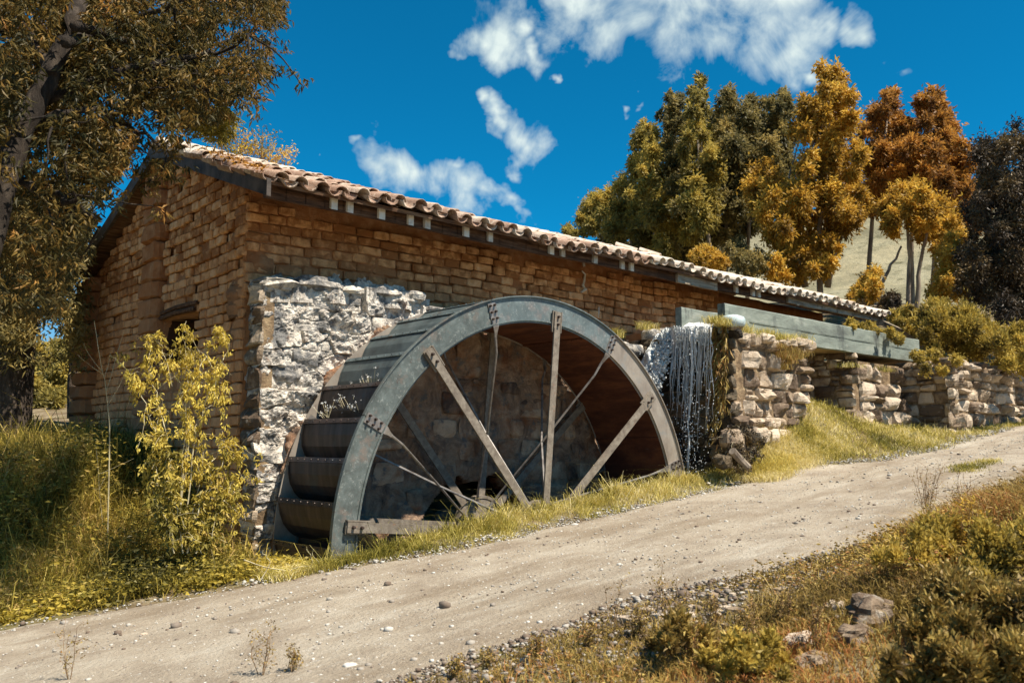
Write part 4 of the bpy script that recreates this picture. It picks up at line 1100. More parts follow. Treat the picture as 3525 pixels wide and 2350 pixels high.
# ------------------------------------------------------------------ water
def sheet(pts_l, pts_r, amp, seed, m=10):
    pl = np.array(pts_l); pr = np.array(pts_r); k = len(pl)
    t = np.linspace(0, k - 1, k * 8); i = np.clip(t.astype(int), 0, k - 2); f = (t - i)[:, None]
    a = pl[i] * (1 - f) + pl[i + 1] * f; b = pr[i] * (1 - f) + pr[i + 1] * f
    s = np.linspace(0, 1, m)[None, :, None]; V = a[:, None] * (1 - s) + b[:, None] * s
    n_ = fbm(V * np.array([7, 7, 3.0]) + seed, 4, seed)[..., None]
    V = V + n_ * amp * np.array([-1, -.6, 0.3]); return V.reshape(-1, 3), grid_faces(len(t), m)


V, F = sheet([PX(1530, 752, 12.15), PX(1500, 775, 11.95), PX(1478, 815, 11.72), PX(1462, 850, 11.62), PX(1462, 900, 11.58)],
             [PX(1555, 752, 12.1), PX(1530, 790, 11.9), PX(1520, 835, 11.75), PX(1505, 880, 11.66), PX(1498, 925, 11.6)], 0.16, 3, 14)
obj('waterfall_chute', V, F, M_FOAM, None, True, kind='structure')
g = np.random.default_rng(61); mb = MB()
V, F = sheet([PX(1556, 740, 12.0), PX(1552, 752, 11.83), PX(1545, 790, 11.72)], [PX(1640, 741, 12.0), PX(1640, 750, 11.83), PX(1632, 775, 11.74)], 0.03, 5, 24); mb.add(V, F)
main = [(1588, 752, .03), (1589, 790, .025), (1590, 850, .02), (1585, 930, .018), (1580, 975, .014), (1583, 1010, .016), (1580, 1060, .02), (1581, 1110, .02)]
V, F = tube(np.array([PX(a, b, 11.70) for a, b, c in main]), [c for a, b, c in main], 6); mb.add(V, F)
for k in range(24):
    x = g.uniform(1548, 1628); y1 = g.uniform(820, 1040); n_ = 6; ys = np.linspace(750, y1, n_); xs = x + np.cumsum(g.normal(0, 2.2, n_)) - 8 * (ys - 752) / 300; wv = np.linspace(g.uniform(3, 9), 0.8, n_)
    V, F = sheet([PX(a - b / 2, c, 11.74) for a, b, c in zip(xs, wv, ys)], [PX(a + b / 2, c, 11.71) for a, b, c in zip(xs, wv, ys)], 0.05, 50 + k, 5); mb.add(V, F)
for k in range(22):
    x = g.uniform(1544, 1632); y1 = g.uniform(790, 1000); n_ = 9; ys = np.linspace(752, y1, n_)
    xs = x + np.cumsum(g.normal(0, 2.6, n_)) - 10 * (ys - 752) / 300 * g.uniform(0, 1)
    V, F = tube(np.array([PX(a, b, 11.72 + g.uniform(-.05, .03)) for a, b in zip(xs, ys)]), np.linspace(0.014, 0.003, n_) * g.uniform(.3, 1.2), 5); mb.add(V, F)
mb.obj('waterfall_streams', M_STREAM, None, True, kind='structure')
mb = MB()
O = np.array([[1, 0, 0], [-1, 0, 0], [0, 1, 0], [0, -1, 0], [0, 0, 1.5], [0, 0, -1.5]], float); OF = np.array([[0, 2, 4], [2, 1, 4], [1, 3, 4], [3, 0, 4], [2, 0, 5], [1, 2, 5], [3, 1, 5], [0, 3, 5]])
for k in range(1100):
    u = g.uniform(); x = (1582 + g.normal(0, 13)) if u < .55 else (g.uniform(1525, 1650) if u < .9 else g.uniform(1462, 1520)); y = 760 + 330 * g.uniform() ** 0.8
    if u >= .9: y = g.uniform(800, 930)
    mb.add(O * g.uniform(.003, .010) + PX(x, y, 11.55 + g.uniform(-.1, .25)), OF)
for k in range(2600):
    t_ = g.uniform() ** .8; xx = 1538 - 52 * t_ + g.normal(0, 10); yy = 760 + 150 * t_ + g.normal(0, 6)
    V, F = boulder(g, PX(xx, yy, 11.95 - .42 * t_ + g.uniform(-.14, .05)), (g.uniform(.012, .05),) * 3, n=4, m=5); mb.add(V, F)
for k in range(260):
    xx = g.uniform(1546, 1636); V, F = boulder(g, PX(xx, 748 + np.abs(g.normal(0, 26)), 11.72 + g.uniform(-.06, .03)), (g.uniform(.008, .028),) * 3, n=4, m=5); mb.add(V, F)
mb.obj('waterfall_spray', M_FOAM, None, kind='stuff')
V, F = box(((PITX0 + PITX1) / 2, 9.4, -3.9), (PITX1 - PITX0 - .1, 1.6, 0.02)); obj('pit_water', V, F, mat('pit_water', [(0.02, 0.03, 0.03), (0.04, 0.05, 0.05)], rough=0.1, bump=0.3, bscale=5), None, kind='structure')
slab('channel_water', 11.9, 18.9, 8.21, 8.91, 1.905, 1.955, mat('muddy_water', [(0.30, 0.22, 0.14), (0.45, 0.36, 0.25)], rough=0.15, bump=0.4, bscale=12), n=20, parent=None, seed=8)['kind'] = 'structure'


# ------------------------------------------------------------------ vegetation helpers
def blades(P, h, w, lean, g, droop=0.5, nseg=2):
    n = len(P); h = np.broadcast_to(h, n) * g.uniform(.6, 1.25, n); a = g.uniform(0, 2 * pi, n); ln = lean * g.uniform(.2, 1.3, n) * h
    dx = np.cos(a) * ln; dy = np.sin(a) * ln; b = g.uniform(0, 2 * pi, n); wx = np.cos(b) * w / 2; wy = np.sin(b) * w / 2
    Z0 = np.zeros(n)
    p0 = P; p1 = P + np.stack([dx * .35, dy * .35, h * .6], -1); p2 = P + np.stack([dx, dy, h * (1 - droop * lean * .5)], -1)
    wv = np.stack([wx, wy, Z0], -1)
    V = np.stack([p0 - wv, p0 + wv, p1 - wv * .8, p1 + wv * .8, p2], 1).reshape(-1, 3); i = np.arange(n)[:, None] * 5
    return V, [i + np.array([[0, 1, 3, 2]]), i + np.array([[2, 3, 4]])], n


def leaves(P, D, ln, w, g, fold=0.15):
    """diamond leaves at P pointing along D"""
    n = len(P); D = D / (np.linalg.norm(D, axis=1)[:, None] + 1e-9); r = g.normal(size=(n, 3)); S = np.cross(D, r); S /= np.linalg.norm(S, axis=1)[:, None] + 1e-9
    U = np.cross(D, S); ln = np.broadcast_to(ln, n)[:, None] * g.uniform(.6, 1.3, (n, 1)); w = np.broadcast_to(w, n)[:, None] * g.uniform(.7, 1.3, (n, 1))
    mid = P + D * ln * .42 + U * ln * 0.06
    V = np.stack([P, mid + S * w / 2 + U * w * fold, P + D * ln - U * ln * .08, mid - S * w / 2 + U * w * fold], 1).reshape(-1, 3)
    i = np.arange(n)[:, None] * 4
    return V, np.vstack([i + np.array([[0, 1, 2]]), i + np.array([[0, 2, 3]])])


def in_poly(x, y, poly):
    poly = np.array(poly, float); c = np.zeros(len(x), bool); j = len(poly) - 1
    for i in range(len(poly)):
        xi, yi = poly[i]; xj, yj = poly[j]
        c ^= ((yi > y) != (yj > y)) & (x < (xj - xi) * (y - yi) / (yj - yi + 1e-12) + xi); j = i
    return c


def hang_clusters(Cc, per, ln, w, g, spread=0.12, down=0.9, cr=None):
    """drooping leaf clusters round centres Cc; returns V,F,rnd"""
    n = len(Cc); P = np.repeat(Cc, per, 0) + g.normal(0, spread, (n * per, 3)) * np.array([1, 1, .8])
    ax = np.repeat(g.normal(0, .35, (n, 3)), per, 0); D = g.normal(0, .62, (n * per, 3)) + ax; D[:, 2] = -down * g.uniform(.35, 1.3, n * per)
    V, F = leaves(P, D, ln, w, g); r = np.repeat(np.repeat(g.uniform(0, 1, n) if cr is None else cr, per) * .6 + g.uniform(0, .4, n * per), 4)
    return V, F, r


def limb(mb, pts, r0, r1, n=7, wob=0.03, g=None, k=9):
    pts = np.asarray(pts, float); t = np.linspace(0, len(pts) - 1, k); i = np.clip(t.astype(int), 0, len(pts) - 2); f = (t - i)[:, None]
    p = pts[i] * (1 - f) + pts[i + 1] * f
    if g is not None: p = p + g.normal(0, wob, p.shape) * np.linspace(0, 1, k)[:, None]
    V, F = tube(p, np.linspace(r0, r1, k), n); mb.add(V, F); return p


# ------------------------------------------------------------------ big tree on the left
g = np.random.default_rng(201)
tree1 = thing('broadleaf_tree', 'big leaning tree with drooping brown green leaves hanging over the mill roof', 'tree', (0.55, 7.8, -1.7))
mb = MB()
tr = [np.array([0.55, 7.8, -1.9]), np.array([0.85, 7.7, -.2]), PY(-34, 580, 7.6), PY(12, 400, 7.6), PY(55, 290, 7.6), PY(105, 190, 7.6), PY(165, 50, 7.7), PY(205, -60, 8.0)]
limb(mb, tr, 0.13, 0.06, 10, 0.008, g, 22)
mb.obj('trunk', M_BARKDARK, tree1, True)
mb = MB(); ENDS = []
for a in ([(90, 240), (200, 190), (330, 150), (420, 130), (510, 118), (570, 80)], [(60, 300), (130, 265), (200, 250), (300, 290), (380, 340)], [(20, 400), (90, 440), (180, 470), (230, 520)],
          [(150, 100), (260, 60), (400, 10), (500, -40)], [(120, 170), (60, 60), (30, -40)], [(170, 60), (300, 95), (430, 140), (520, 190)], [(330, 150), (420, 190), (480, 215)], [(0, 450), (-60, 380), (-90, 250)]):
    P = np.array([PY(x, y, 7.7 + 0.4 * sin(x * .03)) for x, y in a]); limb(mb, P, 0.045, 0.012, 6, 0.03, g, 16)
    for q in range(7):
        i = g.integers(1, len(P)); s = P[i]; e = s + g.normal(0, .30, 3) + np.array([.05, 0, -.1]); ENDS += [e, (s + e) / 2, e * .7 + s * .3]; limb(mb, [s, (s + e) / 2 + g.normal(0, .04, 3), e], 0.014, 0.005, 4, 0.01, g, 6)
mb.obj('branches', M_BARKDARK, tree1, True)
POLY = [(-160, -160), (640, -160), (648, 0), (655, 45), (610, 70), (622, 110), (648, 115), (600, 150), (628, 168), (575, 185), (590, 215), (540, 210), (520, 235), (470, 225), (480, 240), (515, 262), (500, 280), (455, 272), (420, 285),
        (380, 292), (350, 298), (318, 305), (290, 365), (255, 430), (222, 500), (180, 570), (155, 640), (140, 720), (80, 750), (50, 700), (-160, 760)]
n = 9500
cx = g.uniform(-60, 660, n * 2); cy = g.uniform(-90, 760, n * 2); ok = in_poly(cx, cy, POLY)
nv = fbm(np.stack([cx / 90, cy / 90, 0 * cx], -1), 3, 77)
ok &= (nv > -0.05) | (g.uniform(size=len(cx)) < .30)
cx, cy = cx[ok], cy[ok]; Yd = 9.0 + g.normal(0, 1.0, len(cx)); Yd = np.clip(Yd, 7.3, 11.2); Yd = np.where(np.abs((cx - (165 - (cy - 50) * .38))) < 34, np.maximum(Yd, 8.0), Yd)
Yd = np.where((cx > 300) & (cy > 280), np.minimum(Yd, 9.2), Yd)
Cc = np.array([PY(a, b, c) for a, b, c in zip(cx, cy, Yd)])
V, F, r = hang_clusters(Cc, 10, 0.078, 0.019, g, 0.028, 0.8)
obj('crown', V, F, L_NEAR, tree1, rnd=r)
Cc = np.repeat(np.array(ENDS), 2, 0) + g.normal(0, .035, (len(ENDS) * 2, 3)); V, F, r = hang_clusters(Cc, 10, 0.078, 0.019, g, 0.03, 0.9)
obj('leaf_spray', V, F, L_NEAR, tree1, rnd=r, kind='stuff')
# sprays that stand out against sky and gable
sp = [(640, 25), (650, 50), (620, 105), (640, 118), (600, 165), (625, 165), (585, 212), (545, 200), (560, 240), (380, 350), (400, 375), (420, 395), (370, 395), (350, 410), (345, 390), (395, 355), (330, 425), (345, 428)] + [(330 + 11 * (i % 9), 318 + 15 * (i % 7)) for i in range(9)] + [(300, 380), (285, 410), (310, 350), (270, 440), (600, 90), (610, 40), (625, 60), (570, 190), (600, 215), (560, 215), (520, 225), (500, 250), (480, 240), (590, 120), (615, 140)]
Cc = np.array([PY(a, b, 8.7) for a, b in sp for _ in range(2)]) + g.normal(0, .04, (len(sp) * 2, 3))
V, F, r = hang_clusters(Cc, 12, 0.085, 0.020, g, 0.03, .9); obj('leaf_spray', V, F, L_NEAR, tree1, rnd=r, kind='stuff')
n = 260; cx = g.uniform(420, 545, n); cy = g.uniform(245, 345, n); ok = in_poly(cx, cy, [(430, 280), (470, 252), (500, 236), (530, 258), (545, 280), (520, 295), (540, 315), (500, 318), (440, 300)])
Cc = np.array([PY(a, b, 9.6 + c) for a, b, c in zip(cx[ok], cy[ok], g.uniform(-.4, .6, ok.sum()))])
V, F, r = hang_clusters(Cc, 16, 0.07, 0.022, g, 0.055, 0.5); obj('yellow_shoots', V, F, L_NEARY, tree1, rnd=r)

tree2 = thing('broadleaf_tree', 'darker tree standing behind the left gable corner with a thick shaded trunk', 'tree', (3.6, 17.2, -0.1))
mb = MB(); limb(mb, [(3.55, 17.2, -0.3), PY(30, 820, 17.2), PY(45, 700, 17.2), PY(20, 560, 17.2)], 0.42, 0.22, 10, .03, g, 12)
limb(mb, [PY(170, 960, 19), PY(168, 850, 19), PY(180, 740, 19), PY(150, 640, 19)], 0.13, 0.06, 7, .03, g, 9)
limb(mb, [PY(40, 720, 17.2), PY(110, 650, 17.2), PY(170, 600, 17.2)], 0.12, 0.05, 6, .05, g, 9)
mb.obj('trunk', M_BARK, tree2, True)
n = 2700; cx = g.uniform(-80, 200, n); cy = g.uniform(430, 840, n)
ok = (cx < 205 - np.maximum(0, 630 - cy) * .0) & ~((cy > 765 + 30 * np.sin(cx / 25)) & (g.uniform(size=n) < .7)) & ~((cx > 75) & (cx < 150) & (cy > 650) & (g.uniform(size=n) < .82)) & ~((cx > 150) & (cy > 620) & (cy < 700) & (g.uniform(size=n) < .6))
Cc = np.array([PY(a, b, c) for a, b, c in zip(cx[ok], cy[ok], 17 + g.uniform(-1.5, 2.0, ok.sum()))])
V, F, r = hang_clusters(Cc, 16, 0.12, 0.032, g, 0.10, 0.8); obj('crown', V, F, L_GREY, tree2, rnd=r)


def blob_tree(name, label, cat, blobs, dep, matl, nleaf, ln, w, trunks=(), tr=0.16, down=0.25, group=None, barkm=None, seed=0, dj=0.05, skel=0.7):
    """crown from leafy boughs: blobs (x, y, r) in the photograph grid at forward distance dep"""
    g = np.random.default_rng(seed + 900); base = ray(*trunks[0][0]) * dep if trunks else ray(blobs[0][0], 700) * dep
    b3 = gz(base[0], base[1], False)
    t = thing(name, label, cat, (base[0], base[1], float(b3)), group)
    bl = []
    for (x, y, r) in blobs:
        for k in range(11):      # break each bough into tufts
            a = g.uniform(0, 2 * pi); q = g.uniform(.1, 1.2)
            bl.append((x + r * q * cos(a), y + r * q * sin(a), r * g.uniform(.34, .68), dep * (1 + dj * g.normal())))
    A = np.array([b[2] ** 2 for b in bl]); cnt = np.maximum(30, (nleaf * 2.0 * A / A.sum())).astype(int)
    Vs = []; Fs = []; Rs = []; n0 = 0
    for (x, y, r, d), c in zip(bl, cnt):
        R = r / 1995.8 * d; cc = ray(x, y) * d
        dirs = g.normal(size=(c, 3)); dirs /= np.linalg.norm(dirs, axis=1)[:, None]
        rad = R * np.abs(g.normal(0.55, .34, c)); ppos = cc + dirs * rad[:, None] * np.array([1, 1, 1.3]) * (1 + .6 * fbm(dirs * 1.8 + x, 2, 3))[:, None]
        D = dirs * .6 + g.normal(0, .5, (c, 3)); D[:, 2] -= down * 1.2
        V, F = leaves(ppos, D, ln * 1.15, w * 1.45, g); Vs.append(V); Fs.append(F + n0); n0 += len(V)
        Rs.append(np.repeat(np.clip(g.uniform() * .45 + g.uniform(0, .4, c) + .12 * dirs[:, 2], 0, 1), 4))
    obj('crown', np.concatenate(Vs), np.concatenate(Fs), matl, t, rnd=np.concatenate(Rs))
    mb = MB()
    for line in trunks:
        P = [ray(x, y) * dep for x, y in line]; P[0] = np.array([P[0][0], P[0][1], min(P[0][2], float(b3) - .2) if line is trunks[0] else P[0][2]])
        limb(mb, P, tr, tr * .35, 7, .05, g, 12)
    if trunks:
        top = ray(*trunks[0][-1]) * dep
        for (x, y, r) in blobs:
            if g.uniform() < skel:
                e = ray(x, y) * dep * (1 + .02 * g.normal()); s_ = ray(*trunks[g.integers(len(trunks))][-1]) * dep
                limb(mb, [s_, (s_ + e) / 2 + np.array([0, 0, -.1 * dep / 50]), e], tr * .35, tr * .08, 5, .06, g, 7)
        mb.obj('trunk', barkm or M_BARKPALE, t, True)
    return t


E_ = 'eucalyptus_tree'; GR = 'eucalyptus trees behind the mill roof'
blob_tree(E_, 'small pale eucalyptus at the left end of the row, just above the roof', 'tree', [(1365, 480, 24), (1385, 470, 24), (1400, 520, 32), (1350, 520, 22)], 62, L_OLIVE, 5000, .24, .08, [[(1385, 620), (1385, 520)]], seed=1, group=GR)
blob_tree(E_, 'yellow green eucalyptus with a short round crown, second from the left of the row', 'tree', [(1435, 430, 24), (1425, 475, 36), (1450, 525, 42), (1485, 500, 34), (1490, 545, 36)], 56, L_OLIVE, 9000, .24, .08, [[(1450, 640), (1450, 500)]], seed=2, group=GR)
blob_tree(E_, 'slim eucalyptus left of the twin spires, with yellow tips', 'tree', [(1488, 298, 18), (1482, 335, 27), (1490, 385, 34), (1500, 440, 34), (1480, 400, 24), (1515, 500, 38), (1520, 560, 32)], 52, L_OLIVE, 11000, .24, .08, [[(1510, 640), (1500, 400)]], seed=3, group=GR)
blob_tree(E_, 'tall dark eucalyptus with a single pointed top above the roof', 'tree', [(1550, 228, 15), (1546, 262, 24), (1545, 310, 32), (1540, 370, 34), (1548, 430, 38), (1545, 490, 38), (1550, 545, 34)], 54, L_GREY, 12000, .24, .08, [[(1547, 640), (1548, 470), (1548, 300)]], seed=4, group=GR)
blob_tree(E_, 'tallest slim eucalyptus of the left group, its spire bent to the right', 'tree', [(1608, 186, 11), (1604, 215, 16), (1598, 255, 22), (1600, 300, 27), (1604, 350, 32), (1600, 405, 40), (1612, 455, 38), (1605, 510, 36), (1570, 460, 26)], 49, L_OLIVE, 14000, .23, .075, [[(1635, 620), (1625, 500), (1605, 280)]], seed=5, group=GR)
blob_tree(E_, 'broad grey green eucalyptus in the middle of the row', 'tree', [(1672, 226, 18), (1660, 262, 28), (1650, 310, 30), (1682, 330, 32), (1660, 375, 40), (1690, 430, 40), (1650, 450, 34), (1680, 500, 30)], 55, L_GREY, 14000, .24, .08, [[(1665, 650), (1670, 500), (1665, 300)]], seed=6, group=GR)
blob_tree(E_, 'grey green eucalyptus with a rounded top between two higher ones', 'tree', [(1720, 236, 20), (1726, 280, 30), (1718, 335, 38), (1740, 395, 38), (1700, 400, 26), (1735, 455, 34)], 57, L_GREY, 11000, .24, .08, [[(1715, 640), (1720, 470), (1722, 320)]], seed=7, group=GR)
blob_tree(E_, 'dark narrow eucalyptus with two thin spires, half behind the golden one', 'tree', [(1766, 236, 13), (1800, 216, 12), (1800, 255, 20), (1768, 285, 24), (1794, 310, 32), (1780, 370, 36), (1790, 430, 34)], 58, L_GREY, 12000, .24, .08, [[(1790, 640), (1785, 300)]], seed=8, group=GR)
blob_tree(E_, 'biggest golden yellow eucalyptus with bright round boughs', 'tree',
          [(1905, 180, 24), (1920, 212, 30), (1892, 250, 32), (1940, 290, 32), (1890, 312, 34), (1850, 248, 18), (1842, 300, 22), (1905, 372, 36), (1850, 372, 28), (1772, 420, 34), (1752, 455, 34), (1815, 452, 40), (1880, 430, 34), (1945, 440, 36),
           (1972, 352, 24), (1962, 396, 24), (1915, 500, 36), (1800, 520, 36), (1865, 548, 36), (1960, 480, 26), (1838, 618, 28), (1890, 612, 30), (1790, 612, 26), (1815, 585, 24), (1900, 560, 24)],
          43, L_GOLD, 40000, .20, .07, [[(1885, 690), (1880, 560), (1890, 400), (1905, 220)], [(1850, 660), (1830, 560), (1800, 460)], [(1900, 660), (1925, 540), (1950, 420)]], seed=9, group=GR, tr=.17)
blob_tree(E_, 'rusty brown eucalyptus with a dark left edge, right of the golden one', 'tree', [(2043, 218, 16), (2030, 255, 26), (2050, 300, 32), (2030, 350, 34), (2072, 365, 32), (2020, 410, 34), (2060, 425, 34), (2005, 470, 24)], 50, L_RUST, 14000, .22, .075, [[(1992, 690), (1998, 560), (2010, 420), (2040, 260)]], seed=10, group=GR)
blob_tree(E_, 'wide rusty orange eucalyptus at the right end of the row', 'tree', [(2145, 218, 16), (2140, 248, 26), (2162, 282, 32), (2140, 325, 34), (2188, 345, 36), (2205, 392, 32), (2120, 375, 34), (2165, 410, 36), (2095, 335, 24), (2215, 430, 24)], 48, L_RUST, 18000, .22, .075, [[(2140, 700), (2150, 520), (2150, 280)]], seed=11, group=GR)
blob_tree(E_, 'lower umbrella shaped golden eucalyptus with bare twin trunks', 'tree', [(2080, 448, 26), (2055, 475, 28), (2105, 475, 30), (2150, 468, 28), (2170, 500, 28), (2050, 512, 22), (2125, 512, 26), (2190, 530, 22), (2160, 545, 24)], 38, L_GOLD, 15000, .18, .06,
          [[(2085, 730), (2088, 600), (2085, 480)], [(2105, 725), (2112, 600), (2140, 500)], [(1985, 700), (2030, 640), (2072, 570)]], seed=12, group=GR, tr=.12)
blob_tree(E_, 'dark low filler trees seen between the trunks left of the golden tree', 'tree', [(1420, 560, 34), (1480, 580, 36), (1540, 590, 34), (1590, 560, 32), (1640, 540, 32), (1690, 520, 28), (1570, 500, 30), (1630, 470, 28), (1500, 540, 34), (1740, 500, 26), (1770, 480, 26)], 60, L_GREY, 16000, .24, .08, [[(1600, 640), (1600, 560)]], seed=14, group=GR)
blob_tree(E_, 'brownish tree filling the gap between the two rusty crowns', 'tree', [(2090, 300, 24), (2095, 340, 26), (2010, 440, 24), (1990, 300, 18), (1995, 350, 22), (2240, 450, 30), (2225, 500, 30), (2200, 460, 28), (2000, 380, 22)], 52, L_RUST, 10000, .22, .075, [[(2095, 690), (2092, 400)]], seed=15, group=GR)
BU = 'low bushes behind the mill roof'
blob_tree('bush', 'small golden bush just above the roof tiles, under the tall spire', 'bush', [(1620, 596, 20), (1650, 600, 16), (1600, 590, 16)], 36, L_GOLD, 3500, .14, .05, seed=20, group=BU)
blob_tree('bush', 'dark green bush behind the roof between two grey trunks', 'bush', [(1700, 600, 22), (1725, 612, 24), (1690, 570, 20), (1745, 600, 20)], 40, L_GREY, 4500, .15, .05, seed=21, group=BU)
blob_tree('bush', 'orange leaved shrub on the dry hillside right of the golden tree', 'bush', [(2000, 640, 20), (1985, 668, 22), (2010, 660, 18), (1965, 690, 20)], 34, L_GOLD, 4500, .13, .045, [[(1995, 720), (1995, 650)]], seed=22, group=BU, tr=.04)
blob_tree('bush', 'dark spiny bush at the foot of the hillside above the roof end', 'bush', [(2045, 690, 16), (2030, 700, 16), (1970, 700, 14)], 33, L_DARK, 2500, .12, .03, seed=23, group=BU)
blob_tree('bush', 'pale distant treetop peeping over the roof left of the row', 'bush', [(1300, 528, 10), (1318, 535, 9)], 60, L_OLIVE, 900, .2, .07, seed=24, group=BU)
# bare dark tree and bushes at the right
blob_tree('bare_tree', 'dark almost leafless thorny tree at the right edge of the view', 'tree', [(2270, 360, 34), (2310, 345, 34), (2340, 330, 34), (2262, 430, 34), (2310, 430, 46), (2350, 420, 40), (2240, 500, 36), (2290, 520, 48), (2340, 520, 46), (2230, 580, 36), (2280, 610, 50), (2335, 610, 50), (2240, 650, 36), (2300, 690, 50), (2350, 690, 50), (2390, 500, 60), (2390, 620, 60)],
          30, L_DARK, 36000, .13, .035, [[(2330, 800), (2320, 640), (2310, 480)], [(2300, 780), (2280, 620), (2262, 480), (2265, 380)]], seed=30, tr=.14, barkm=M_BARK, skel=1.0)
blob_tree('bush', 'orange brown bush growing up against the dark thorny tree', 'bush', [(2190, 560, 26), (2175, 600, 28), (2200, 620, 30), (2170, 650, 28), (2210, 660, 26), (2150, 690, 22)], 32, L_GOLD, 8000, .13, .045, seed=31, group='bushes above the field wall')
blob_tree('bush', 'yellow bush over the field wall, right behind the end of the channel', 'bush', [(2150, 720, 30), (2190, 735, 34), (2230, 750, 36), (2170, 770, 34), (2215, 790, 32), (2255, 780, 28), (2130, 750, 22), (2150, 800, 22)], 21, L_BUSH, 22000, .085, .028, seed=32, group='bushes above the field wall', down=-.7)
blob_tree('bush', 'green yellow bush over the field wall at the right edge', 'bush', [(2290, 790, 28), (2330, 800, 30), (2352, 780, 28), (2310, 830, 24), (2345, 830, 24), (2390, 800, 40)], 20, L_BUSH, 14000, .08, .026, seed=33, group='bushes above the field wall', down=-.7)
blob_tree('bush', 'pale dry bush behind the lowest end of the tiled roof', 'bush', [(2080, 745, 18), (2105, 760, 18), (2060, 730, 14), (2110, 735, 14), (2090, 715, 12)], 26, L_BUSH, 6000, .09, .03, seed=34, group='bushes above the field wall')
blob_tree('bush', 'trailing leafy plant squeezed between roof beam and concrete channel', 'bush', [(1960, 745, 10), (1985, 752, 11), (2010, 760, 11), (2040, 768, 10), (2065, 776, 8)], 18.5, L_BUSH, 4500, .06, .025, seed=35)
blob_tree('bush', 'tuft of leaves hanging down the shaded end of the field wall', 'bush', [(2130, 840, 14), (2150, 815, 14), (2110, 820, 12), (2165, 850, 10), (2200, 830, 12)], 18.3, L_BUSH, 3500, .06, .022, seed=36)
for k, (bx, by, br, dp) in enumerate([(90, 850, 50, 27), (140, 880, 40, 25), (60, 910, 36, 24), (150, 820, 40, 30), (20, 880, 40, 28), (110, 930, 30, 22)]):
    blob_tree('bush', ['grey yellow bush between the trunks, behind the left gable corner', 'yellowish bush close to the gable foot', 'low bush at the foot of the thick dark trunk', 'tall pale bush seen between the two trunks', 'bush left of the thick dark trunk', 'lowest bush in front of the pale gap, left of the gable'][k], 'bush',
              [(bx, by, br), (bx + 20, by + 12, br * .7), (bx - 20, by - 15, br * .7)], dp, L_OLIVE, 5000, .12, .045, seed=40 + k, group='bushes left of the gable')
NB = 'bushes on the near bank at the right edge'
for k, (bl, m_, n_, lab) in enumerate([
        ([(2110, 1250, 40), (2170, 1235, 46), (2060, 1300, 44), (2140, 1310, 50)], L_BUSH, 5000, 'low yellow green bush at the crest of the right hand bank'),
        ([(2270, 1270, 50), (2345, 1250, 50), (2300, 1330, 56), (2230, 1340, 46)], L_BUSH, 7000, 'orange brown bush at the right edge, highest on the near bank'),
        ([(2180, 1400, 60), (2260, 1420, 66), (2340, 1420, 66), (2120, 1440, 46)], G_DRY, 8000, 'dry brown yellow bush in the middle of the right hand bank'),
        ([(2240, 1520, 70), (2340, 1520, 76), (2150, 1540, 60), (2060, 1560, 44)], G_DRY, 8000, 'dark dry bush filling the lower right corner'),
        ([(1560, 1450, 26), (1600, 1470, 30), (1520, 1475, 26)], G_DRY, 1800, 'small dry bush on the stony near bank, right of centre'),
        ([(1700, 1490, 34), (1750, 1510, 38), (1660, 1530, 36), (1790, 1550, 30)], L_BUSH, 3200, 'yellow flowering clump near the bottom edge, left of the boulders')]):
    dp = 7.6 - 1.0 * (bl[0][1] - 1250) / 300 if k < 4 else 6.0
    dd = ray(bl[0][0], bl[0][1] + 40); s_ = 3.0
    while s_ < 20 and (dd * s_)[2] > gz(*(dd * s_)[:2], False): s_ += .05
    blob_tree('bush', lab, 'bush', bl, s_ * .97, m_, n_, .034, .013, seed=70 + k, group=NB if k < 4 else None, down=-.5, dj=.03)
#PART4

# ------------------------------------------------------------------ grass, weeds, stones on the ground
g = np.random.default_rng(301)


def on_ground(x, y, pit=False): return np.stack([x, y, gz(x, y, pit)], -1)


def patch(n, x0, x1, y0, y1): return g.uniform(x0, x1, n), g.uniform(y0, y1, n)


def grass(name, x, y, h, w, lean, matl, label, cat='grass', cr=None, tuft=0.0):
    P = on_ground(x, y)
    hh = h if np.isscalar(h) else h
    V, F, n = blades(P, hh, w, lean, g)
    r = 0.5 + 0.55 * fbm(np.stack([x * 1.1, y * 1.1, 0 * x], -1), 3, 55) + 0.3 * fbm(np.stack([x * 5, y * 5, 0 * x], -1), 2, 56) + g.uniform(-.4, .4, n)
    if cr is not None: r = r + cr
    return obj(name, V, F, matl, None, rnd=np.repeat(np.clip(r, 0, 1), 5), kind='stuff', label=label)


def clump(x, y, k, s):
    return np.repeat(x, k) + g.normal(0, s, len(x) * k), np.repeat(y, k) + g.normal(0, s, len(x) * k)


def not_pit(x, y): return ~((x > PITX0 - .02) & (x < PITX1 + .05) & (y > PITY0 - 0.03) & (y < PITY1 + .2))


# verge strip between road and wheel
x, y = patch(2600, 4.5, 13.2, 7.4, 8.5); e = road_edges(x)[1]
d = y - e; keep = (d > -0.12) & (g.uniform(size=len(x)) < np.clip(.35 + d * 1.4, 0.15, 1)); x, y = x[keep], y[keep]
x, y = clump(x, y, 22, 0.055); k = not_pit(x, y); x, y = x[k], y[k]
vh = np.exp(g.normal(0, .45, len(x))) * np.clip(1 + 1.3 * fbm(np.stack([x * 4, y * 4, 0 * x], -1), 3, 18), .4, 2)
grass('verge_grass', x, y, vh * (0.075 + 0.055 * sstep(7.95, 8.4, y) + 0.03 * fbm(np.stack([x * 2, y * 2, 0 * x], -1), 3, 8)), 0.006, 1.5, G_GRASS, 'short yellow green grass on the verge between road and wheel')
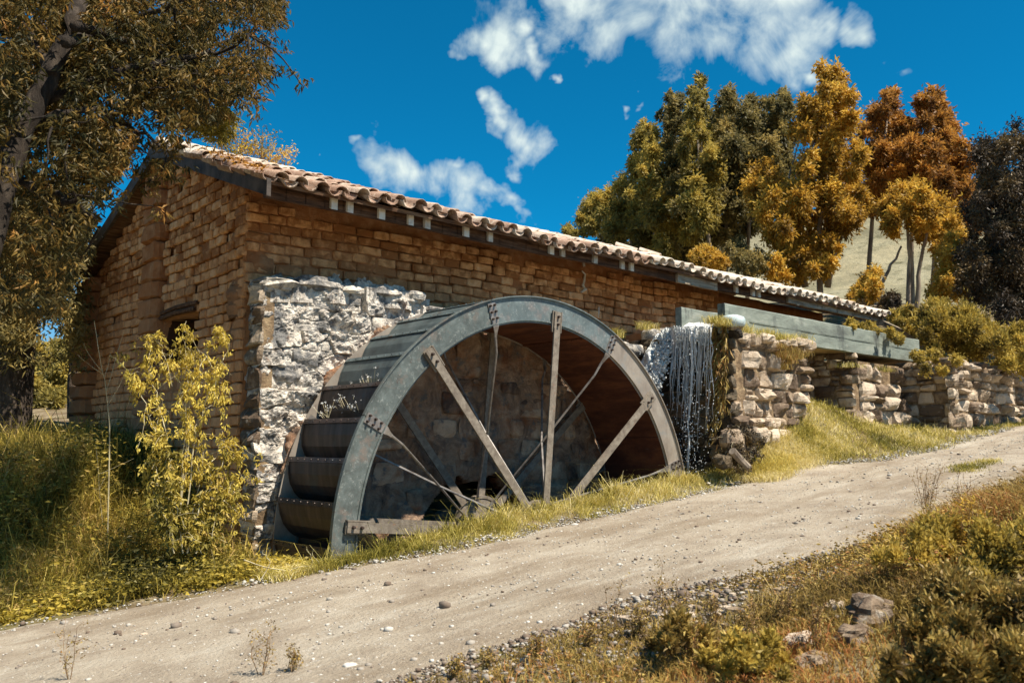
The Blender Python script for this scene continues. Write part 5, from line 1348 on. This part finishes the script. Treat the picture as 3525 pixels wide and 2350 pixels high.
# mound by the pier and along the far wall
x, y = patch(4600, 11.8, 24, 5.9, 8.6); e = road_edges(x)[1]; d = y - e; wallf = np.where(x < 14.3, 7.95, np.where(x < 16, 9.3, np.where(x < 18.3, 8.0, 7.1)))
keep = (d > -0.15) & (y < wallf) & (g.uniform(size=len(x)) < np.clip(.3 + d * 1.2, .1, 1)); x, y = x[keep], y[keep]
x, y = clump(x, y, 18, 0.08)
vh = np.exp(g.normal(0, .45, len(x)))
grass('mound_grass', x, y, vh * (0.07 + 0.03 * fbm(np.stack([x * 2, y * 2, 0 * x], -1), 3, 8)), 0.009, 1.4, G_GRASS, 'bright green yellow turf on the mound under the channel')
# pale dry straw near the pier foot
x, y = patch(500, 11.7, 14.2, 7.2, 8.0); x, y = clump(x, y, 16, 0.07)
grass('straw', x, y, 0.16, 0.008, 1.2, G_GRASS, 'bleached dry grass at the foot of the pier', cr=0.35)
# long grass left of the wheel
x, y = patch(3000, -3.0, 4.78, 9.0, 15.5); e = road_edges(x)[1]; keep = (y > e + 0.1) & (g.uniform(size=len(x)) < np.clip((y - e) * 1.5, .1, 1)); x, y = x[keep], y[keep]
x, y = clump(x, y, 26, 0.10)
hh = 0.16 + 0.22 * sstep(9.4, 10.6, y) + 0.10 * fbm(np.stack([x * 1.2, y * 1.2, 0 * x], -1), 3, 4)
hh = hh * np.exp(g.normal(0, .35, len(x)))
grass('long_grass', x, y, hh, 0.010, 1.3, G_WEED, 'long tangled green yellow grass in front of the gable')
# ground between wheel and gable corner
x, y = patch(420, 4.3, 5.4, 8.3, 9.3); x, y = clump(x, y, 18, 0.06); k = not_pit(x, y)
grass('corner_grass', x[k], y[k], 0.14, 0.008, 1.0, G_GRASS, 'grass tuft belt at the lower left of the wheel')
# far slope behind left
x, y = patch(26000, -14, 4.6, 13.5, 34)
grass('far_grass', x, y, 0.30, 0.03, .7, G_WEED, 'rough pasture behind the left gable corner')
# near bank
x, y = patch(13500, 1.0, 14.0, 0.6, 4.6); e = road_edges(x)[0]
dn = fbm(np.stack([x * .8, y * .8, 0 * x], -1), 3, 66)
dens = np.clip((e - y) * .9 + .1, 0, 1) * np.where(x > 5.2, 1, .8) * np.clip(.55 + 1.6 * dn, .05, 1)
keep = (y < e) & (g.uniform(size=len(x)) < dens); x, y = x[keep], y[keep]; x, y = clump(x, y, 16, 0.06)
hh = 0.08 + 0.22 * sstep(4.2, 7, x) * sstep(4.0, 2.8, y) + 0.05 * fbm(np.stack([x * 3, y * 3, 0 * x], -1), 3, 4)
grass('bank_grass', x, y, hh, 0.006, 1.0, G_DRY, 'yellow brown grass and weeds on the near bank of the road')


def leafy(name, x, y, hmax, ln, w, matl, label, per=10, spread=.08, cr=0.0):
    P = on_ground(x, y); n = len(P); fld = fbm(np.stack([x * 1.3, y * 1.3, 0 * x + 3], -1), 3, 91); C_ = P + np.stack([0 * x, 0 * x, hmax * g.uniform(.25, 1, n) * np.clip(.75 + 1.1 * fld, .3, 1.4) * (np.clip((road_edges(x)[0] - y) / 1.3, .22, 1) * np.clip(.35 + (x - 5.5) / 3, .35, 1) if name in ('bank_weeds', 'bank_shrubs', 'orange_shrubs') else 1)], -1)
    Pp = np.repeat(C_, per, 0) + g.normal(0, spread, (n * per, 3)) * np.array([1, 1, .6]); D = g.normal(0, 1, (n * per, 3)); D[:, 2] = np.abs(D[:, 2]) * .3 - .1
    V, F = leaves(Pp, D, ln, w, g); r = np.repeat(np.clip(np.repeat(g.uniform(0, 1, n) + 1.3 * fbm(np.stack([x * .9, y * .9, 0 * x + 8], -1), 3, 92), per) * .6 + g.uniform(0, .4, n * per) - .08 + cr, 0, 1), 4)
    mb = MB(); mb.add(V, F, r)
    for i in range(0, n, 2):
        mb.add(*tube(np.array([P[i], (P[i] + C_[i]) / 2 + g.normal(0, .02, 3), C_[i] + np.array([0, 0, spread])]), 0.003, 3, cap=False), 0.4)
    return mb.obj(name, matl, None, False, kind='stuff', label=label)


x, y = patch(1500, -2.0, 4.7, 9.1, 12.2); e = road_edges(x)[1]; k = (y > e + .15); leafy('broadleaf_weeds', x[k], y[k], 0.34, .06, .03, G_WEED, 'leafy weeds mixed into the long grass left of the wheel')
x, y = patch(900, -1.5, 3.9, 10.2, 13.5); leafy('tall_weeds', x, y, 0.62, .075, .03, G_WEED, 'tall ragged weeds under the trees at the left', spread=.12, per=12)
x, y = patch(240, -1.0, 3.6, 10.2, 13.0); x, y = clump(x, y, 14, 0.08)
grass('tall_grass', x, y, 0.6, 0.012, .8, G_WEED, 'tall bleached grass stalks at the left', cr=.25)
x, y = patch(700, 0.5, 4.9, 8.7, 9.9); e = road_edges(x)[1]; k = (y > e + .02) & (y < e + .7); leafy('creeping_weeds', x[k], y[k], 0.12, .06, .045, L_NEARY, 'bright yellow creeping leaves along the left road edge')
x, y = patch(4200, 1.5, 13, 0.7, 4.5); e = road_edges(x)[0]; dn = fbm(np.stack([x * .9, y * .9, 0 * x], -1), 3, 67)
k = (y < e - .15) & (g.uniform(size=len(x)) < np.clip(.35 + .9 * dn + .45 * (x > 5.6), 0, 1)); leafy('bank_weeds', x[k], y[k], 0.20, .028, .014, G_DRY, 'small leaved reddish weeds on the near bank', spread=.06, per=14)
x, y = patch(3600, 4.0, 12, 0.5, 4.0); k = (y < road_edges(x)[0] - .35) & (fbm(np.stack([x, y, 0 * x], -1), 3, 12) + .35 * (x - 7.0) > -.1); leafy('bank_shrubs', x[k], y[k], 0.28, .035, .016, G_DRY, 'dense brown and yellow undergrowth at the lower right', spread=.09, per=16)
x, y = patch(900, 6.5, 11, 1.2, 3.9); k = (y < road_edges(x)[0] - .3) & (fbm(np.stack([x * 1.4, y * 1.4, 0 * x], -1), 3, 15) > .02); leafy('orange_shrubs', x[k], y[k], 0.30, .04, .02, L_GOLD, 'orange leaved patches in the undergrowth at the lower right', spread=.09, per=18)
x, y = patch(60, 12.8, 14.2, 4.85, 5.25); x, y = clump(x, y, 24, 0.08)
grass('road_tuft', x, y, 0.07, 0.008, .9, G_GRASS, 'flat grass island in the middle of the road at the right')

# dry twiggy weeds (each a plant)
def twig_plant(name, label, px, py, height, seed, leafm=G_DRY, group=None, nb=7, yfix=None, lsize=.022, lper=26, bm=M_TWIG, base=None):
    g = np.random.default_rng(seed)
    if base is None:
        d = ray(px, py); s = 1.0
        for _ in range(60):       # walk down the sight line to the ground
            p = d * s
            if p[2] < gz(p[0], p[1], False): break
            s += 0.15
        base = d * s
    b = np.array([base[0], base[1], float(gz(base[0], base[1], False))])
    t = thing(name, label, 'plant', b, group); mb = MB(); tips = []
    for k in range(nb):
        a = g.uniform(0, 2 * pi); ln = height * g.uniform(.55, 1.0); sx = ln * g.uniform(.08, .32)
        e = b + np.array([cos(a) * sx, sin(a) * sx, ln]); P = limb(mb, [b - np.array([0, 0, .03]), b + (e - b) * .5 + g.normal(0, .02, 3), e], 0.0035, 0.0014, 4, .006, g, 8)
        for q in range(6):
            s_ = P[g.integers(2, 8)]; e2 = s_ + np.array([*g.normal(0, .06, 2), abs(g.normal(.05, .03))]) * height * 1.8
            limb(mb, [s_, e2], 0.0018, 0.001, 3, .004, g, 4); tips.append(e2); tips.append((s_ + e2) / 2)
    mb.obj('stems', bm, t)
    if lper:
        T = np.array(tips); T = np.repeat(T, max(1, lper // 8), 0) + g.normal(0, .015, (len(T) * max(1, lper // 8), 3)); D = g.normal(0, 1, T.shape)
        V, F = leaves(T, D, lsize, lsize * .45, g); obj('leaves', V, F, leafm, t, rnd=np.repeat(g.uniform(0, 1, len(T)), 4))
    return t


twig_plant('dry_weed', 'tall dry seed stalk at the lower left corner of the road', 160, 1566, 0.42, 1, nb=3)
twig_plant('dry_weed', 'two branched dry weed standing at the bottom edge, left of centre', 600, 1566, 0.36, 2, nb=4)
twig_plant('dry_weed', 'low grey weed beside the branched one at the bottom edge', 670, 1560, 0.20, 3, nb=6)
twig_plant('dry_weed', 'thin red brown weed with a leafy tip leaning over the near bank gravel', 1530, 1425, 0.36, 4, nb=4)
twig_plant('dry_weed', 'bare upright stalk left of the leafy tipped weed on the near bank', 1410, 1440, 0.34, 5, nb=3, lper=8)
for k, (px, py, hh) in enumerate([(1470, 1470, .2), (1560, 1480, .22), (1640, 1450, .2), (1350, 1500, .16), (1230, 1530, .16), (1120, 1550, .14), (1720, 1500, .24), (1800, 1460, .22), (1050, 1560, .12), (1590, 1540, .22), (1880, 1500, .26), (1690, 1560, .24)]):
    twig_plant('dry_weed', 'low twiggy red brown weed growing from the gravel of the near bank', px, py, hh, 10 + k, group='twiggy weeds on the near bank', nb=9)
twig_plant('tall_grass_clump', 'tall feathery dry stalks at the right, where road and bank meet', 2130, 1200, 0.55, 40, nb=16, lper=8)
twig_plant('tall_grass_clump', 'second clump of tall dry stalks, nearer the right edge', 2215, 1215, 0.42, 41, nb=14, lper=8)
twig_plant('dry_weed', 'orange leaved weed on top of the right hand bank', 2230, 1290, 0.40, 42, nb=12, leafm=L_GOLD, lsize=.03, lper=40)

# climbing shrub by the gable corner
def climber(name, label, stems, spread, nleaf, seed, matl, ln, w, stemr=.008, hang=.6):
    g = np.random.default_rng(seed); b = stems[0][0]; t = thing(name, label, 'shrub', (b[0], b[1], float(gz(b[0], b[1]))))
    mb = MB(); pts = []
    for s in stems:
        P = limb(mb, s, stemr, stemr * .35, 5, .035, g, 22); pts.append(P[3:])
        for q in range(14):
            a = P[g.integers(3, 22)]; e = a + g.normal(0, 1, 3) * spread; mbp = limb(mb, [a, (a + e) / 2 + np.array([0, 0, .05]), e - np.array([0, 0, .04])], stemr * .35, stemr * .2, 4, .012, g, 6); pts.append(mbp)
    mb.obj('stems', M_TWIGPALE, t)
    A = np.concatenate(pts); k = g.integers(0, len(A), nleaf // 7); Cc = A[k] + g.normal(0, .03, (len(k), 3))
    P = np.repeat(Cc, 7, 0) + g.normal(0, .018, (len(k) * 7, 3)); D = g.normal(0, .7, P.shape); D[:, 2] -= hang
    V, F = leaves(P, D, ln, w, g); obj('foliage', V, F, matl, t, rnd=np.repeat(np.clip(np.repeat(g.uniform(0, 1, len(k)), 7) * .7 + g.uniform(0, .3, len(k) * 7), 0, 1), 4))
    return t


q = lambda x, y, Y=9.75: PY(x, y, Y)
L_CLIMB = leafmat('climber_leaves', [(0.16, 0.12, 0.03), (0.60, 0.45, 0.07), (0.86, 0.72, 0.17)], stops=[0.05, 0.42, 0.85])
climber('climbing_shrub', 'tall yellow flowering climber tangled up in front of the gable corner',
        [[q(410, 1240), q(420, 1050), q(430, 900), q(425, 800), q(428, 735)], [q(400, 1240), q(385, 1000), q(350, 860), q(335, 790)], [q(420, 1240), q(450, 1000), q(490, 880), q(520, 800), q(530, 770)],
         [q(425, 1240), q(470, 1080), q(520, 1010), q(550, 1100)], [q(400, 1200), q(360, 1000), q(320, 900), q(300, 870)], [q(410, 1200), q(440, 980), q(400, 850), q(360, 770)],
         [q(415, 1150), q(440, 900), q(470, 820), q(500, 860), q(505, 920)], [q(430, 1200), q(480, 1150), q(530, 1120), q(545, 1190)]],
        0.17, 5200, 71, L_CLIMB, .062, .020, hang=1.3)
climber('climbing_shrub', 'darker leafy lower growth round the foot of the yellow climber',
        [[q(430, 1270, 9.6), q(460, 1150, 9.6), q(520, 1050, 9.7)], [q(420, 1270, 9.6), q(400, 1120, 9.6), q(370, 1010, 9.7)], [q(450, 1270, 9.6), q(500, 1180, 9.6), q(540, 1120, 9.7)], [q(400, 1270, 9.6), q(370, 1180, 9.6), q(350, 1100, 9.6)]],
        0.16, 3200, 72, G_WEED, .075, .030, hang=1.0)
twig_plant('bare_shrub', 'thin bare pale stem with forked branches in front of the gable', 0, 0, 1.75, 73, nb=1, lper=0, bm=M_TWIGPALE, base=PY(255, 1010, 11.4))
x_ = [(240, 1010), (250, 960), (238, 880), (236, 800)]
for k, (pts, lab) in enumerate([([(258, 1090), (252, 1000), (245, 900), (232, 840), (215, 740)], 'tall bare pale sapling in front of the gable, its top bent left'), ]):
    P = np.array([PY(a, b, 11.0) for a, b in pts]); t = thing('bare_sapling', lab, 'sapling', (P[0][0], P[0][1], float(gz(P[0][0], P[0][1])))); mb = MB(); P[0][2] = float(gz(P[0][0], P[0][1]))
    limb(mb, P, .008, .003, 5, .012, g, 14)
    for a, b in (((243, 900), (285, 760)), ((237, 860), (180, 815)), ((240, 865), (255, 810)), ((232, 850), (190, 790)), ((248, 930), (290, 850))):
        limb(mb, [PY(*a, 11.0), PY((a[0] + b[0]) / 2, (a[1] + b[1]) / 2 + 4, 11.0), PY(*b, 10.95)], .004, .002, 4, .01, g, 6)
    mb.obj('stem', M_TWIGPALE, t)
# roots / dry creepers over the wheel foot
for k, pts in enumerate([[(560, 1285), (600, 1300), (660, 1310), (720, 1318), (760, 1300)], [(640, 1320), (690, 1300), (740, 1300), (770, 1290)], [(690, 1330), (720, 1290), (705, 1255)], [(730, 1325), (735, 1300), (715, 1262)], [(600, 1330), (622, 1290), (600, 1262)], [(745, 1325), (760, 1290), (764, 1262)]]):
    if k == 0: creeper = thing('dry_creeper', 'bare dry creeper stems curling at the lower left foot of the wheel', 'creeper', PY(700, 1310, 8.45))
    P = [PY(a, b, 8.45) for a, b in pts]; mb = MB(); limb(mb, P, .006, .003, 4, .01, g, 12)
    mb.obj('stem', M_TWIGPALE, creeper)

# roof plants
for k, (px, py, hh, n_, lab, m_) in enumerate([(500, 350, .75, 12, 'tallest leafy weed rooted near the ridge, left end of the roof', L_NEARY), (562, 372, .6, 9, 'second weed on the roof, thin with orange leaves', L_GOLD), (600, 378, .65, 6, 'bare wispy weed on the roof', L_GREY),
                                           (615, 385, .42, 7, 'small weed on the roof right of the wispy one', L_GOLD), (652, 394, .40, 6, 'lone small weed furthest right on the ridge', L_GOLD), (535, 362, .35, 10, 'low yellow tuft between the two leafy roof weeds', L_NEARY)]):
    b = PY(px, py, 13.3); b[2] = RIDGE_Z - 0.02; t = thing('roof_weed', lab, 'plant', b); mb = MB(); tips = []
    gg = np.random.default_rng(600 + k)
    for s in range(n_):
        e = b + np.array([gg.normal(0, .22), gg.normal(0, .2), hh * gg.uniform(.5, 1)]); P = limb(mb, [b + gg.normal(0, .04, 3) * [1, 1, 0], (b + e) / 2, e], .006, .003, 4, .01, gg, 6); tips += list(P[2:])
    mb.obj('stems', M_TWIG, t); T = np.repeat(np.array(tips), 9, 0) + gg.normal(0, .045, (len(tips) * 9, 3)); D = gg.normal(0, 1, T.shape); D[:, 2] -= .3
    V, F = leaves(T, D, .06, .022, gg); obj('leaves', V, F, m_, t, rnd=np.repeat(gg.uniform(0, 1, len(T)), 4))
# leaf litter in the verge gutter
gg = np.random.default_rng(8); s = gg.uniform(0.0, 1, 420); T = np.stack([XG - 0.16 + gg.uniform(0, .5, 420), 9.7 + s * 2.2, EAVE_Z + 0.06 + s * 2.2 * .408 + gg.uniform(0, .05, 420)], -1); V, F = leaves(T, gg.normal(0, 1, T.shape), .06, .03, gg)
obj('leaf_litter', V, F, L_RUST, None, rnd=np.repeat(gg.uniform(0, 1, 420), 4), kind='stuff')

# moss and grass hanging on the pier
gg = np.random.default_rng(88); n_ = 1900; px = gg.normal(1648, 13, n_); py = 745 + np.abs(gg.normal(0, 100, n_)); k = (px < 1690) & (px > 1622) & (vnoise(np.stack([px / 9, py / 30, 0 * px], -1), 3) > -.1) & (py < 1050)
T = np.array([PX(a, b, 11.78) for a, b in zip(px[k], py[k])]); D = gg.normal(0, .3, T.shape); D[:, 2] -= 1; D[:, 0] -= .3; V, F = leaves(T, D, .17, .009, gg)
obj('hanging_grass', V, F, G_DRY, None, rnd=np.repeat(gg.uniform(0, 1, len(T)), 4), kind='stuff', label='dry grass and moss hanging down the wet side of the pier')


def tufts(pts, h, n_, matl, name, label, lean=.9, w=.007, s=.08):
    Ps = np.concatenate([np.array(p) + np.concatenate([gg.normal(0, s, (n_, 2)), np.zeros((n_, 1))], 1) for p in pts]); V, F, n2 = blades(Ps, h, w, lean, gg)
    return obj(name, V, F, matl, None, rnd=np.repeat(gg.uniform(.2, 1, n2), 5), kind='stuff', label=label)


tufts([(12.0 + .18 * i, 8.02 + gg.uniform(-.05, .1), 1.82 + gg.uniform(-.05, .05)) for i in range(13)] + [PY(1640 + 9 * i, 742 + 3 * i, 8.05) for i in range(5)], .16, 150, G_GRASS, 'pier_top_grass', 'dry tufts on top of the pier')
tufts([(13.3 + gg.normal(0, .22), 7.86, 1.50 + gg.normal(0, .13)) for i in range(9)], .13, 150, G_DRY, 'pier_moss', 'dry plants in the upper joints of the pier', s=.07)
tufts([(11.9 + gg.normal(0, .2), 9.8, 2.02) for i in range(5)] + [PY(1415, 772, 9.9), PY(1425, 775, 9.9)], .18, 60, G_GRASS, 'stub_wall_grass', 'grass on the stub wall by the outlet', s=.05)
tufts([(16.9 + gg.normal(0, .5), 8.1 + gg.uniform(0, .3), 1.50) for i in range(12)], .13, 120, G_GRASS, 'broken_pier_grass', 'straw on top of the broken pier', s=.1)
# bush and log at the pier foot
climber('pier_foot_bush', 'dark withered bush with a pale dead log at the foot of the pier', [[PY(1700, 1075, 7.75), PY(1705, 1030, 7.75), PY(1700, 990, 7.8)], [PY(1710, 1075, 7.75), PY(1730, 1040, 7.75), PY(1745, 1005, 7.8)], [PY(1700, 1075, 7.75), PY(1685, 1040, 7.75), PY(1690, 1000, 7.8)]], .16, 3000, 91, L_DARK, .05, .018)
V, F = tube(np.array([PY(1682, 1035, 7.6), PY(1700, 1055, 7.6), PY(1722, 1075, 7.5)]), [.06, .055, .05], 8); obj('dead_log', V, F, M_BARKPALE, None, label='short pale dead log leaning at the foot of the pier', category='log')
for k, (px, py, sz, lab) in enumerate([(1680, 1010, .42, 'big square fallen block under the waterfall side of the pier'), (1745, 1000, .34, 'rounded pale block lying half in the grass right of the dead log'), (1660, 1060, .3, 'dark wet block at the very foot of the pier'), (1770, 975, .2, 'small bleached stone on the mound edge below the pier')]):
    p = PY(px, py, 7.85); V, F = boulder(gg, p, (sz, sz * .8, sz * .75), n=10, m=13, rough=.45); obj('fallen_stone', V, F, M_STONE if k != 2 else M_MOSS, None, False, np.full(len(V), .6), label=lab, category='stone')

# flowers growing in the buckets
for nm, (px, py), sx, n_, lab in (('bucket_flowers', (812, 930), .22, 60, 'white flowered weed growing in the dark bucket at mid height of the wheel'), ('bucket_flowers', (752, 935), .10, 26, 'small spray of white flowers at the far end of the same dark bucket'), ('bucket_flowers', (850, 878), .20, 34, 'tiny white flowers along the bucket lip one step higher')):
    b = PY(px, py + 24, C[1] + .55); t = thing(nm, lab, 'flowers', b); mb = MB(); fl = []
    for s in range(n_ // 2):
        e = b + np.array([gg.normal(-.02, .05), gg.normal(0, sx * .7), abs(gg.normal(.14, .07))]); mb.add(*tube(np.array([b + [0, (e - b)[1] * .6, 0], e]), .002, 3, cap=False)); fl.append(e)
    mb.obj('stems', M_TWIGPALE, t); T = np.repeat(np.array(fl), 6, 0) + gg.normal(0, .008, (len(fl) * 6, 3)); V, F = leaves(T, gg.normal(0, 1, T.shape), .016, .010, gg)
    obj('petals', V, F, mat('white_petals', [(.7, .72, .7), (.8, .8, .78)], bump=0), t, kind='stuff')

# ------------------------------------------------------------------ gravel, pebbles and rocks
GV = []
for k in range(6):
    V, F = boulder(np.random.default_rng(k + 500), (0, 0, 0), (1, .8, .6), n=4, m=6, rough=.35); GV.append((V, F))


def scatter(name, x, y, size, label, matl=M_PEBBLE, lift=.1, smooth=True):
    n = len(x); z = gz(x, y, False) + 0.012; idx = gg.integers(0, 6, n); a = gg.uniform(0, 2 * pi, n); s = size * np.exp(gg.normal(0, .45, n)); Vs = []; Fs = []; R = []; o = 0
    for k in range(6):
        q_ = np.where(idx == k)[0]; V0, F0 = GV[k]
        if not len(q_): continue
        ca, sa = np.cos(a[q_]), np.sin(a[q_]); V = V0[None] * s[q_, None, None]
        V = np.stack([V[..., 0] * ca[:, None] - V[..., 1] * sa[:, None] + x[q_, None], V[..., 0] * sa[:, None] + V[..., 1] * ca[:, None] + y[q_, None], V[..., 2] + z[q_, None] + s[q_, None] * lift], -1)
        Vs.append(V.reshape(-1, 3)); Fs.append((F0[None] + (np.arange(len(q_)) * len(V0))[:, None, None]).reshape(-1, 4) + o); o += len(q_) * len(V0); R.append(np.repeat(gg.uniform(0, 1, len(q_)), len(V0)))
    return obj(name, np.concatenate(Vs), np.concatenate(Fs), matl, None, smooth, np.concatenate(R), kind='stuff', label=label)


n_ = 15000; x = gg.uniform(-1, 20, n_); u = gg.beta(.55, .55, n_); e0_, e1_ = road_edges(x); y = e0_ + (e1_ - e0_) * u
scatter('road_gravel', x, y, .012, 'fine gravel scattered over the dirt road')
n_ = 12000; x = gg.uniform(1.5, 12, n_); e0_, _ = road_edges(x); y = e0_ - np.abs(gg.normal(0, .8, n_)) + .2
scatter('bank_gravel', x, y, .022, 'loose grey stones along the near road edge')
n_ = 2600; x = gg.uniform(4.0, 20, n_); _, e1_ = road_edges(x); y = e1_ + gg.normal(-.03, .09, n_)
scatter('verge_gravel', x, y, .02, 'pale pebbles along the verge in front of the wheel')
n_ = 700; x = gg.uniform(-1, 18, n_); e0_, e1_ = road_edges(x); y = e0_ + (e1_ - e0_) * gg.uniform(0, 1, n_)
scatter('road_stones', x, y, .028, 'loose stones and clods on the dirt road')
n_ = 170; x = gg.uniform(4.5, 11, n_); e0_, e1_ = road_edges(x); y = e0_ - gg.uniform(0, 1.2, n_)
scatter('bank_stones', x, y, .065, 'bigger stones exposed on the eroded edge of the near bank', M_STONE, smooth=False, lift=-.05)
for k, (px, py, sz, lab) in enumerate([(1320, 1208, .10, 'fist sized white stone on the road edge in front of the wheel'), (1008, 1400, .045, 'small brown stone on the road, left of centre'), (805, 1535, .10, 'pale flat stone at the bottom edge of the road'),
                                       (772, 1325, .05, 'white pebble on the road below the wheel foot'), (60, 1520, .06, 'reddish stone on the road near the lower left corner'), (1572, 1255, .035, 'dark stone on the road below the right part of the wheel'),
                                       (2010, 1425, .34, 'large grey boulder half buried in the right hand bank'), (1920, 1400, .17, 'angular pale rock left of the large grey boulder'), (1835, 1480, .17, 'pale rock at the bottom of the right hand bank, among weeds'),
                                       (1870, 1530, .2, 'grey rock below the pale one near the bottom edge'), (1960, 1470, .22, 'rough brown rock under the large grey boulder'), (1890, 1290, .12, 'small whitish stone on the upper bank near the road'), (330, 1460, .06, 'bluish flat stone in the left part of the road')]):
    d = ray(px, py); s = 3.0
    while s < 30 and (d * s)[2] > gz(*(d * s)[:2], False): s += .05
    p = d * s; V, F = boulder(gg, p + np.array([0, 0, sz * .05]), (sz, sz * .75, sz * .62), n=13, m=18, rough=.6 if k > 5 else .3); obj('rock', V, F, M_PEBBLE if k < 6 else M_STONE, None, k < 6, np.full(len(V), [.95, .1, .8, .95, .3, .05, .45, .9, .9, .5, .3, .9, .7][k]), label=lab, category='stone')
